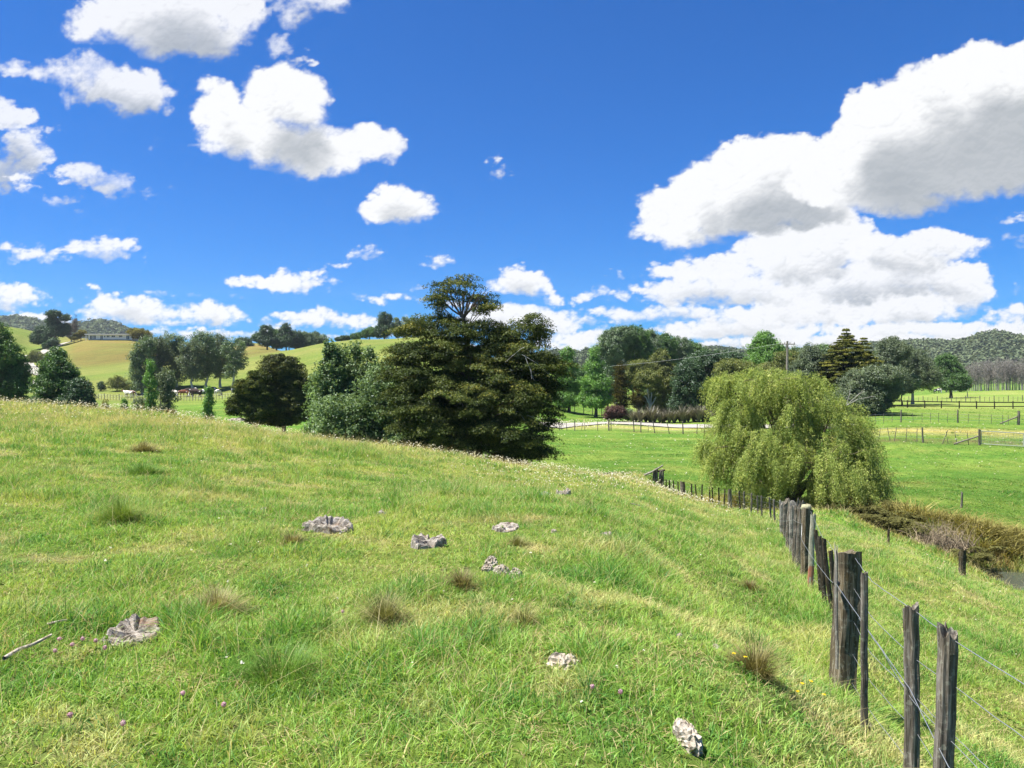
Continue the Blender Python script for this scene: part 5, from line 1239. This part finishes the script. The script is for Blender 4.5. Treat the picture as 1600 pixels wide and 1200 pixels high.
stump("crumbling grey stump nearest the lower left, with brown rot on top", 210, 4.75, .33, .13, .36, 3, .25, (.18, .05))
stump("wide hollow grey stump broken in the middle, left of the flat grey stump", 512, 8.3, .52, .19, .34, 5, .5, (.12, .1))
stump("flat silvery stump in the middle of the slope", 667, 7.5, .34, .15, .30, 8, .15, (.14, .02))
stump("small low grey stump right of the flat silvery stump", 790, 8.6, .28, .09, .26, 12, .2, (.15, .05))
stump("upright split grey stump among the white daisies", 879, 12.0, .23, .17, .2, 14, .4, (.1, 0))
stump("low pale stump beside the upright split stump", 851, 11.6, .19, .10, .16, 17, .2, (.1, 0))
stump("tiny grey stump right of the slope's middle", 947, 8.6, .12, .06, .1, 19, .2)
stump("tiny brown-grey stump near the fence side of the slope", 925, 10.5, .13, .06, .1, 23, .2)
stump("small pale stump fragment above the wide hollow stump", 595, 9.6, .12, .08, .09, 29, .2)

M_STONE = NT("pale_lump"); _n = M_STONE.noise(M_STONE.coord(), 28, 7, .65); _w = M_STONE.voro(M_STONE.coord(), 30)
M_STONE.pbr(M_STONE.ramp(_n, [(.34, (.10, .07, .045)), (.45, (.33, .28, .22)), (.66, (.50, .46, .39))]), .95, M_STONE.bump(M_STONE.math('ADD', _n, _w), .012, 1.0), spec=.1)
def lump(label, px, d, w, h, dep, seed, group=None, mat=None, rz=0):
    rng = np.random.default_rng(seed); nu, nv = 26, 14
    th = np.linspace(0, 2 * pi, nu, endpoint=False); ph = np.linspace(-.5, 1.55, nv)
    T, Ph = np.meshgrid(th, ph); x, y, z = np.cos(T) * np.cos(Ph), np.sin(T) * np.cos(Ph), np.sin(Ph)
    s = 1 + .35 * fbm(x * 1.7 + seed, y * 1.7 + z * 1.3, 4, seed, .6) + .18 * (fbm(x * 5 + seed, (y + z) * 5, 3, seed + 5) > .0)
    v = np.stack([x * s * w / 2, y * s * dep / 2, z * s * h], -1).reshape(-1, 3); i = np.arange(nu * nv).reshape(nv, nu); j = np.roll(i, -1, 1)
    q = np.stack([i[:-1], j[:-1], j[1:], i[1:]], -1).reshape(-1, 4)
    g = ground(px, d); o = mesh_obj("stone", np_mesh("stone", v, q, mat or M_STONE.mat, False), None, tuple(g - [0, 0, h * (.25 if w > .12 else -.1)]), label=label, category="stone", group=group); o.rotation_euler = (0, 0, rz)
lump("pale oblong lump in the short grass right of centre", 878, 4.35, .19, .08, .12, 3)
lump("pale cracked lump near the bottom edge", 1075, 3.5, .08, .08, .19, 4, rz=.3)
for i, (px, py_d, w, lab) in enumerate([(768,6.75,.10,"topmost of the scattered chalky lumps below the small low stump"),(762,6.55,.085,"chalky lump just under the topmost one"),(782,6.42,.11,"chalky lump in the middle of the scatter"),(790,6.45,.07,"tiny chalky lump in the middle of the scatter"),(806,6.35,.10,"rightmost of the scattered chalky lumps")]):
    lump(lab, px, py_d, w, w * .6, w * .8, 10 + i, "chalky lumps scattered on the slope")
for i, (px, d_, w, lab) in enumerate([(1062,5.0,.045,"tiny pale chip right of the oblong lump"),(1118,4.9,.05,"tiny pale chip nearer the fence"),(865,8.4,.06,"tiny chip on the far slope"),(412,9.5,.09,"small grey chip at the left of the slope")]):
    lump(lab, px, d_, w, w * .5, w * .8, 30 + i)
lump("grey rocks lying in the green paddock left of the dark trees", 372, 92, 2.6, .35, 1.2, 50, mat=M_STUMP.mat)
def stick(label, pts, r, name="stick"):
    pts = [np.array(p) for p in pts]; o = pts[0]; v, f = tube(np.array(pts) - o, np.linspace(r, r * .6, len(pts)), 8)
    v += np.random.default_rng(len(label)).normal(0, r * .12, v.shape)
    mesh_obj(name, np_mesh(name, v, f, M_STONE.mat), None, tuple(o), label=label, category="stick")
def gp(px, d, up=.03): return ground(px, d) + np.array([0, 0, up])
stick("longer pale dry stick lying in the grass at lower left", [gp(4, 4.18, .06), gp(25, 4.3, .065), gp(50, 4.42, .06), gp(78, 4.55, .07)], .011)
stick("shorter pale stick fragment above the longer stick", [gp(72, 4.78, .05), gp(90, 4.82, .06), gp(108, 4.88, .055)], .010)
stick("short weathered stick on the far slope near the fence", [gp(985, 12.6, .05), gp(1000, 12.8, .06)], .012)

# brush heap and roots in the creek bank
def brush():
    rng = np.random.default_rng(17); g = ground(1462, 29.0); k = 29 / 1200; parts = []
    for i in range(330):
        a = rng.uniform(-1, 1); base = np.array([a * 1.25 + .2, rng.uniform(-.6, .5), -.15]); ht = rng.uniform(.5, 1.25) * (1 - abs(a) * .45)
        b = base * [.55, .6, 1] + np.array([rng.normal(0, .4), rng.normal(0, .3), ht])
        parts.append(limb(base, b, rng.uniform(.006, .02), .003, rng, 6, rng.uniform(-.2, .35), 4))
    v, f = join(parts); mesh_obj("brush_heap", np_mesh("brush_heap", v, f, bark("brush", (.11, .085, .06), (.46, .37, .25), 3)), None, tuple(g + [0, 0, .25]), label="tangled heap of pale dead roots and branches on the creek bank", category="brush heap")
    for j, (px, d, n, s, lab) in enumerate([(1372, 31.5, 9, .75, "dark fern clump under the right skirt of the willow"), (1402, 31, 9, .8, "dark fern clump on the creek bank left of the brush heap"), (1428, 30, 8, .7, "dark fern clump touching the brush heap"), (1345, 32.5, 8, .7, "dark fern clump deepest under the willow"), (1515, 28, 8, .6, "dull fern clump right of the brush heap")]):
        fern(px, d, n, s * 1.35, lab, j)
def fern(px, d, n, s, lab, seed):
    rng = np.random.default_rng(seed + 200); C_, A_, N_ = [], [], []
    for i in range(n * 3):
        a = rng.uniform(0, 2 * pi); L = s * rng.uniform(.7, 1.3); m = 46; t = np.linspace(0, 1, m)
        path = np.stack([np.cos(a) * L * t * .9, np.sin(a) * L * t * .9, L * (1.5 * t - 1.05 * t ** 2)], -1) + [rng.normal(0, .4), rng.normal(0, .3), 0]
        side = np.array([-sin(a), cos(a), 0.0])
        for sg in (-1, 1):
            w = .22 * s * np.sin(np.clip(t * 2.6 + .35, 0, pi)) ; C_.append(path + side * sg * w[:, None] * .5); A_.append(np.tile(side * sg, (m, 1)) + rng.normal(0, .12, (m, 3))); N_.append(np.tile([0, 0, 1.0], (m, 1)) + rng.normal(0, .3, (m, 3)))
    c, al, nn = map(np.concatenate, (C_, A_, N_)); v, f, t = leaves_mesh(c, unit(nn), .17 * s, .035, np.clip(rng.normal(.4, .2, len(c)), 0, 1), rng, along=al)
    mesh_obj("fern", np_mesh("fern", v, f, leafmat("fern_frond", (.045, .050, .018), (.21, .20, .07), .25, .0), False, {"tone": t}), None, tuple(ground(px, d) + [0, 0, .22]), label=lab, category="fern", group="ferns on the creek bank")
brush()

def sedges():
    rng = np.random.default_rng(303); M = leafmat("sedge_blade", (.10, .095, .03), (.30, .27, .09), .3, .0, (.46, .38, .17))
    spots = [(1392, 33.2), (1425, 32.6), (1455, 32.4), (1488, 32.0), (1512, 31.2), (1528, 30.6), (1548, 31.6), (1570, 30.4), (1592, 31.4), (1612, 30.2), (1540, 29.6), (1585, 29.4), (1350, 34.2), (1632, 31.0)]
    for i, (px, d) in enumerate(spots):
        v, f, t = strap_clump(rng, 260, rng.uniform(.55, .95), .022, 1.3); v = v * [2.2, 1.8, 1] + np.repeat(rng.normal(0, .28, (260, 3)) * [1.4, 1, 0], 12, 0)
        mesh_obj("sedge_clump", np_mesh("sedge_clump", v, f, M, False, {"tone": t}), None, tuple(ground(px, d)), label="straw and olive sedge clump on the far bank of the creek", category="sedge", group="sedge clumps along the far bank of the creek")
sedges()

# ------------------------------------------------------------------ grass: one blade at a time, coarser with distance
def blades(x, y, h, w, lean, col, rng, segs):
    z = height(x, y) - .01; n = len(x)
    a = rng.uniform(0, 2 * pi, n); la = rng.uniform(0, 2 * pi, n)
    t = np.linspace(0, 1, segs + 1)
    dx, dy = np.cos(la) * lean * h, np.sin(la) * lean * h
    V = []
    for i, ti in enumerate(t):
        bx = x + dx * ti ** 1.7; by = y + dy * ti ** 1.7; bz = z + h * (ti - .30 * np.minimum(lean, 1.6) * ti ** 2.2)
        if i < segs:
            ww = w * .5 * (1 - .55 * ti ** 1.5); ox, oy = np.cos(a) * ww, np.sin(a) * ww
            V.append(np.stack([bx - ox, by - oy, bz], -1)); V.append(np.stack([bx + ox, by + oy, bz], -1))
        else: V.append(np.stack([bx, by, bz], -1))
    m = 2 * segs + 1
    v = np.stack(V, 1).reshape(-1, 3); b = np.arange(n)[:, None] * m
    q = [b + np.array([[2 * i, 2 * i + 1, 2 * i + 3, 2 * i + 2]]) for i in range(segs - 1)]
    tri = b + np.array([[2 * segs - 2, 2 * segs - 1, 2 * segs]])
    return v, (np.concatenate(q) if q else np.zeros((0, 4), int)), tri, np.repeat(col, m, axis=0)

def wedge(rng, n, d0, d1, half=.80, marg=1.2):
    d = np.sqrt(rng.uniform(d0 ** 2, d1 ** 2, n)); x = rng.uniform(-1, 1, n) * (d * half + marg); return x, d
_r = np.random.default_rng(66); _d = np.sqrt(_r.uniform(9, 34 ** 2, 420)) * _r.uniform(.5, 1, 420)
TUFTS = [(px_ * d_, d_, cr_) for px_, d_, cr_ in zip(_r.uniform(-.7, .7, 420), _d + 2.5, _r.uniform(.10, .26, 420) * (1 + _d / 22))]
CLEAR = [(o.location.x, o.location.y, max(o.dimensions.x, .05) * .55) for o in SC.objects if o.get('category') in ('stump', 'stone') and o.location.y < 14]
def build_grass():
    rng = np.random.default_rng(1)
    VV, QQ, TT, CC = [], [], [], []; off = 0
    zones = [(1.6, 6.0, 6500, 3, 1.0), (6.0, 12, 3200, 3, 1.0), (12, 24, 1150, 2, 1.0), (24, 45, 330, 2, 1.0), (45, 75, 120, 1, 1.0), (75, 130, 22, 1, 1.0)]
    for d0, d1, dens, segs, _ in zones:
        area = (d1 ** 2 - d0 ** 2) * .80 + 2 * 1.2 * (d1 - d0); n = int(area * dens)
        x, y = wedge(rng, n, d0, d1)
        hid = (y > 36) & (x < -1) & (y < 60) & (rng.uniform(size=n) < .8)
        x, y = x[~hid], y[~hid]; n = len(x)
        # gather blades into tussocks
        cell = .16 if d0 < 20 else .35
        jx, jy = hash2(np.floor(x / cell), np.floor(y / cell), 3), hash2(np.floor(x / cell), np.floor(y / cell), 4)
        tx, ty = (np.floor(x / cell) + .2 + .6 * jx) * cell, (np.floor(y / cell) + .2 + .6 * jy) * cell
        pull = rng.uniform(0, .55, n) * (hash2(np.floor(x / cell), np.floor(y / cell), 5) > .45)
        x = x + (tx - x) * pull; y = y + (ty - y) * pull
        low = lower_mask(x, y)
        n1 = fbm(x * .55, y * .55, 4, 201, .6); n2 = fbm(x * 1.9, y * 1.9, 3, 202); n3 = fbm(x * .16, y * .16, 3, 203)
        cd = seg_dist(x, y, CREEK); rank = np.clip(1.5 - (cd - .3) / 2.2, 0, 1) * (y < 44)
        h = .045 + .055 * np.clip(n1 * 1.6 + .35, 0, 1.3) + .09 * np.clip(n2 * 1.5 + n1 - .30, 0, 1) + .12 * np.clip(n3 * 2 + n1 - .45, 0, 1)
        tuf = np.zeros(n)
        for cx_, cy_, cr_ in TUFTS:
            near = (np.abs(x - cx_) < cr_ * 2.5) & (np.abs(y - cy_) < cr_ * 2.5)
            if near.any(): tuf[near] = np.maximum(tuf[near], np.exp(-((x[near] - cx_) ** 2 + (y[near] - cy_) ** 2) / cr_ ** 2))
        h = h + tuf * .11
        crest = np.exp(-((y - np.interp(x, CREST[:7, 0], CREST[:7, 1]) + 3) / 5) ** 2) * (x < 9)
        h = h * (1 - low * .35) + crest * .07 + rank * np.where(y > np.interp(x, CREEK[::-1, 0], CREEK[::-1, 1]) + .6, .40, .10)
        # long grass along the fence line
        fl = seg_dist(x, y, CREST[7:]); h += .10 * np.exp(-(fl / .22) ** 2)
        h *= rng.uniform(.45, 1.35, n)
        stalk = rng.uniform(size=n) < (.012 + .05 * np.clip(n1 + .1, 0, 1) + .10 * crest + .12 * rank) * (1 - low * .8)
        h = np.where(stalk, h * 1.3 + rng.uniform(.08, .26, n), h)
        w = np.where(stalk, .0018, .0052) * rng.uniform(.7, 1.4, n) * (1 + .6 * rank)
        w = np.maximum(w, .00055 * y * np.where(stalk, .55, 1.0)) * (1 + .5 * (d0 >= 24))
        lean = np.abs(rng.normal(.75, .45, n)) * (1 - .35 * rank) + np.where(stalk, .2, 0)
        underlayer = (rng.uniform(size=n) < .40 * np.clip(-n2 * 3 - .15, 0, 1)) & (low < .5)
        lean = np.where(underlayer, rng.uniform(1.3, 2.0, n), lean); h = np.where(underlayer, np.minimum(h, .09) * .9, h)
        col = sward(x, y)
        col = lerp(col, np.array([.10, .24, .035]), tuf * .75)
        v = rng.normal(0, .16, (n, 1)); yl = rng.uniform(size=(n, 1))
        col = col * (1.18 + v) * np.array([1, 1, 1]) + np.array([.05, .02, 0]) * rng.normal(0, .6, (n, 1))
        straw = (rng.uniform(size=n) < (.10 + .22 * np.clip(n1 * -1.2, 0, 1) - .05 * low)) | stalk | underlayer
        col = np.where(straw[:, None], np.array([.50, .43, .20]) * rng.uniform(.65, 1.15, (n, 1)), col)
        bluegreen = rng.uniform(size=n) < .06 + .25 * (n2 > .18)
        col = np.where(bluegreen[:, None] & ~straw[:, None], np.array([.085, .225, .05]) * rng.uniform(.7, 1.3, (n, 1)), col)
        col = np.clip(col, .01, .8)
        for cx_, cy_, cr_ in CLEAR:
            dd_ = np.hypot(x - cx_, (y - cy_) * .8); h = h * np.where(dd_ < cr_ * .75, .3, np.where((dd_ < cr_ * 1.6) & (y < cy_), .75, 1))
        a, q, t, c = blades(x, y, h, w, lean, col, rng, segs)
        VV.append(a); QQ.append(q + off); TT.append(t + off); CC.append(c); off += len(a)
    m = NT("grass_blade"); mat = m.leafy(m.attr("blade", True), .42, .012, .5)
    faces = [np.concatenate([q for q in QQ if len(q)]), np.concatenate(TT)]
    mesh_obj("grass", np_mesh("grass", np.concatenate(VV), faces, mat, True, {"blade": np.concatenate(CC)}), kind="stuff", label="short mixed pasture grass with straw and seed heads")
build_grass()

def tussock(label, px, d, r, h, n, dark, pale, seed, group, name="grass_tussock"):
    rng = np.random.default_rng(seed); g = ground(px, d)
    r = r * 1.25; a = rng.uniform(0, 2 * pi, n); rr = r * rng.uniform(0, 1, n) ** .6 * (1 + .35 * np.sin(a * 2 + seed) + .2 * np.sin(a * 5 + seed))
    segs = 4; L = h * rng.uniform(.25, 1.25, n) * (1.1 - .4 * rr / r); out = (.3 + rr / r * .9) * rng.uniform(.5, 1.3, n)
    a2 = a + rng.normal(0, .5, n); t = np.linspace(0, 1, segs + 1)[None]
    R = out[:, None] * L[:, None] * t ** 1.5; Z = L[:, None] * (t - .35 * out[:, None] * t ** 2.4)
    cx = (np.cos(a) * rr * .5)[:, None] + np.cos(a2)[:, None] * R; cy = (np.sin(a) * rr * .5)[:, None] + np.sin(a2)[:, None] * R
    w = (.0016 * max(1, d / 4) ** .5) * (1 - .8 * t) * rng.uniform(.6, 1.5, (n, 1)); sx, sy = -np.sin(a2)[:, None] * w, np.cos(a2)[:, None] * w
    v = np.stack([np.stack([cx - sx, cy - sy, Z], -1), np.stack([cx + sx, cy + sy, Z], -1)], 2)
    i = np.arange(n * (segs + 1) * 2).reshape(n, segs + 1, 2); f = np.stack([i[:, :-1, 0], i[:, :-1, 1], i[:, 1:, 1], i[:, 1:, 0]], -1).reshape(-1, 4)
    tn = np.repeat(np.clip(rng.normal(.45, .25, n), 0, 1), (segs + 1) * 2)
    mesh_obj(name, np_mesh(name, v.reshape(-1, 3), f, leafmat(f"tussock_{dark}_{pale}", dark, pale, .3, .01), True, {"tone": tn}), None, tuple(g - [0, 0, .01]), label=label, category="tussock", group=group)
GT = "dry tussocks on the slope"
BR, BP = (.09, .095, .035), (.34, .34, .13)
tussock("wide straw-brown tussock above the nearest grey stump's right", 337, 5.25, .19, .20, 1500, (.13, .12, .05), (.46, .42, .20), 1, GT)
tussock("dark olive tussock in the middle of the lower slope", 600, 5.0, .12, .21, 1500, BR, BP, 2, GT)
tussock("brown tussock just below the chalky lumps", 720, 5.9, .11, .17, 1200, BR, (.30, .25, .12), 3, GT)
tussock("brown tussock near the fence at lower right", 1180, 4.5, .14, .19, 1500, (.09, .08, .03), (.38, .34, .14), 4, GT)
tussock("green and straw tussock below the left stump slope", 820, 5.1, .10, .15, 500, (.10, .12, .03), (.34, .32, .13), 5, GT)
tussock("tall bright green tussock on the left slope", 190, 8.2, .25, .30, 1400, (.09, .17, .03), (.26, .34, .07), 6, GT)
tussock("low brown tussock behind the bright green one", 225, 16, .35, .24, 900, (.09, .08, .03), (.30, .27, .12), 7, GT)
tussock("low brown tussock right of the flat silvery stump", 808, 7.7, .12, .12, 600, BR, BP, 8, GT)
tussock("brown tussock on the slope close to the old fence", 1172, 9.0, .15, .14, 700, (.07, .06, .02), (.30, .25, .11), 9, GT)
tussock("lush dark green tussock at lower left of centre", 440, 4.15, .42, .19, 1500, (.07, .15, .025), (.20, .34, .06), 10, GT)
tussock("straw tussock left of the wide hollow stump", 455, 7.6, .14, .14, 600, (.09, .08, .03), (.36, .31, .15), 11, GT)
tussock("deep green tussock at the left slope's middle", 225, 12.5, .45, .20, 1500, (.07, .15, .03), (.17, .30, .06), 12, GT)

# ------------------------------------------------------------------ flowers
def head_mesh(kind):
    rng = np.random.default_rng(5)
    if kind == 'clover':
        n = 60; p, dd = ellipsoid_points(rng, n, .7); return p * .011, dd, .010, .0035
def clover():
    M = leafmat("clover_petal", (.42, .20, .28), (.72, .50, .60), .3, 0); S = plain("clover_stem", (.08, .17, .03), .8, .1)
    for i, (px, py, d) in enumerate([(91,1025,4.4),(127,1027,4.4),(148,1030,4.38),(111,1040,4.3),(162,1043,4.28),(84,1057,4.2),(348,1144,3.6),(535,982,4.95),(284,1125,3.7),(107,1187,3.4),(190,1195,3.35),(926,1127,3.8),(970,1134,3.75)]):
        rng = np.random.default_rng(i); g = ground(px, d); tp = P(px, py, d); h = max(.10, min(.22, tp[2] - g[2]))
        root = empty("clover_flower", tuple(g), label="pink clover head standing above the grass", category="flower", group="pink clover heads in the near grass")
        v, f = tube([(0, 0, 0), (.004, 0, h * .5), (0, 0, h)], .0013, 4); mesh_obj("stem", np_mesh("stem", v, f, S), root)
        p, dd = ellipsoid_points(rng, 90, .6); v, f, t = leaves_mesh(p * .0115 + [0, 0, h], dd, .010, .004, np.clip(.5 + dd[:, 2] * .3 + rng.normal(0, .2, 90), 0, 1), rng, along=dd + rng.normal(0, .3, dd.shape))
        mesh_obj("flower_head", np_mesh("flower_head", v, f, M, False, {"tone": t}), root)
    D = leafmat("dandelion_petal", (.70, .48, .02), (.85, .68, .04), .3, 0)
    for i, (px, py, d) in enumerate([(1248,1092,4.3),(1289,1040,4.75),(1269,1000,5.1),(1255,1044,4.6),(1165,1083,4.4),(1148,1086,4.4),(1268,998,5.15)]):
        rng = np.random.default_rng(i + 50); g = ground(px, d); h = .09
        root = empty("yellow_flower", tuple(g), label="small yellow daisy-like flower by the fence foot", category="flower", group="yellow flowers by the old fence")
        v, f = tube([(0, 0, 0), (.003, 0, h * .5), (0, 0, h)], .0012, 4); mesh_obj("stem", np_mesh("stem", v, f, S), root)
        a = rng.uniform(0, 2 * pi, 36); rr = rng.uniform(.2, 1, 36) * .011; p = np.stack([np.cos(a) * rr, np.sin(a) * rr, h + .003 - rr * .2], -1)
        v, f, t = leaves_mesh(p, np.tile([0, 0, 1.], (36, 1)) + rng.normal(0, .2, (36, 3)), .009, .004, rng.uniform(0, 1, 36), rng, along=np.stack([np.cos(a), np.sin(a), a * 0], -1))
        mesh_obj("petals", np_mesh("petals", v, f, D, False, {"tone": t}), root)
clover()
def white_flowers():
    """oxeye and wild-carrot flecks thick along the crest, thin over the slope and paddocks"""
    rng = np.random.default_rng(8); X, Y, H = [], [], []
    n = 3400; x = rng.uniform(-26, 9, n); yc = np.interp(x, CREST[:7, 0], CREST[:7, 1]); y = yc - np.abs(rng.normal(0, 4.2, n)) + 1.0
    keep = fbm(x * .5, y * .5, 3, 301) > -.05 + .15 * rng.normal(size=n); X.append(x[keep]); Y.append(y[keep]); H.append(rng.uniform(.12, .32, keep.sum()))
    for cx, cy, sx, sy, m in [(1.6, 22, 1.6, 2.6, 420), (6.6, 31, 1.2, 2.4, 220), (1.0, 30, 3.5, 2.5, 500), (-13, 27, 5, 2.5, 500), (9.0, 90, 4, 1.5, 260)]:
        X.append(rng.normal(cx, sx, m)); Y.append(rng.normal(cy, sy, m)); H.append(rng.uniform(.15, .35 if cy < 80 else .9, m))
    for d0, d1, m in [(3.2, 12, 60), (12, 26, 260), (45, 80, 700)]:
        x, y = wedge(rng, m, d0, d1, .68); X.append(x); Y.append(y); H.append(rng.uniform(.06, .13, m))
    x, y, h = map(np.concatenate, (X, Y, H)); z = height(x, y) + h; n = len(x)
    r = np.maximum(.009, .00075 * y) * rng.uniform(.6, 1.3, n); V, F, T = [], [], []
    k = 6; c = np.repeat(np.stack([x, y, z], -1), k, 0); a = rng.uniform(0, 2 * pi, n * k); R = np.repeat(r, k)
    c = c + np.stack([np.cos(a) * R * .6, np.sin(a) * R * .6, rng.normal(0, .3, n * k) * R], -1)
    v, f, t = leaves_mesh(c, unit(rng.normal(0, .4, (n * k, 3)) + [0, -.2, 1]), R * 1.5, R * 1.0, np.repeat(rng.uniform(0, 1, n), k), rng)
    # length and width arrays: scale per leaf
    mesh_obj("meadow_flowers", np_mesh("meadow_flowers", v, f, leafmat("white_petal", (.55, .50, .36), (.82, .80, .72), .3, 0), False, {"tone": t}), kind="stuff", label="white daisy flecks thick along the crest of the slope")
    s = y < 45; x, y, h = x[s], y[s], h[s]; w = np.maximum(.0015, .0003 * y)
    a, q, t2, c2 = blades(x, y, h, w, np.full(len(x), .0), np.tile([.30, .30, .12], (len(x), 1)) * rng.uniform(.7, 1.2, (len(x), 1)), rng, 1)
    mm = NT("flower_stalk"); mesh_obj("flower_stalks", np_mesh("flower_stalks", a, [t2], mm.leafy(mm.attr("blade", True), .3), True, {"blade": c2}), kind="stuff", label="thin straw stalks carrying the white flecks")
white_flowers()

def weeds():
    """flat rosettes of broad leaves and clover between the grasses"""
    rng = np.random.default_rng(91); n = 1300
    d = np.sqrt(rng.uniform(3.0 ** 2, 15 ** 2, n)) ; x = rng.uniform(-1, 1, n) * (d * .72 + .5)
    k = fbm(x * .7, d * .7, 3, 401) > -.05; x, d = x[k], d[k]; n = len(x); z = height(x, d)
    m = 9; a = rng.uniform(0, 2 * pi, (n, m)); s = rng.uniform(.010, .024, (n, 1)) * (1 + d[:, None] / 40)
    up = rng.uniform(.2, 1.1, (n, m)) * s
    c = np.stack([x[:, None] + np.cos(a) * s * .9, d[:, None] + np.sin(a) * s * .9, z[:, None] + .03 + up], -1).reshape(-1, 3)
    al = np.stack([np.cos(a), np.sin(a), rng.uniform(.1, .8, (n, m))], -1).reshape(-1, 3)
    nn = unit(np.stack([-np.cos(a) * .3, -np.sin(a) * .3, np.ones((n, m))], -1).reshape(-1, 3) + rng.normal(0, .2, (n * m, 3)))
    L = np.repeat(s.ravel(), m) * 1.5
    v, f, t = leaves_mesh(c, nn, L, L * rng.uniform(.35, .7, n * m), np.clip(rng.normal(.5, .22, n * m), 0, 1), rng, along=al)
    mesh_obj("pasture_weeds", np_mesh("pasture_weeds", v, f, leafmat("weed_leaf", (.08, .16, .03), (.22, .35, .07), .35, .0), False, {"tone": t}), kind="stuff", label="broad-leaved weeds and clover leaves in the turf")
weeds()

# ------------------------------------------------------------------ the air
def haze():
    v, f = box((-2600, -300, -60), (2600, 2300, 260))
    m = NT("air"); vol = m.n('ShaderNodeVolumePrincipled'); vol.inputs['Color'].default_value = (.80, .88, 1, 1); vol.inputs['Density'].default_value = HAZE_D; vol.inputs['Anisotropy'].default_value = .2
    m.nt.links.new(vol.outputs[0], m.out.inputs['Volume'])
    mesh_obj("haze", np_mesh("haze", v, f, m.mat, False), kind="stuff")
HAZE_D = .00009
haze()
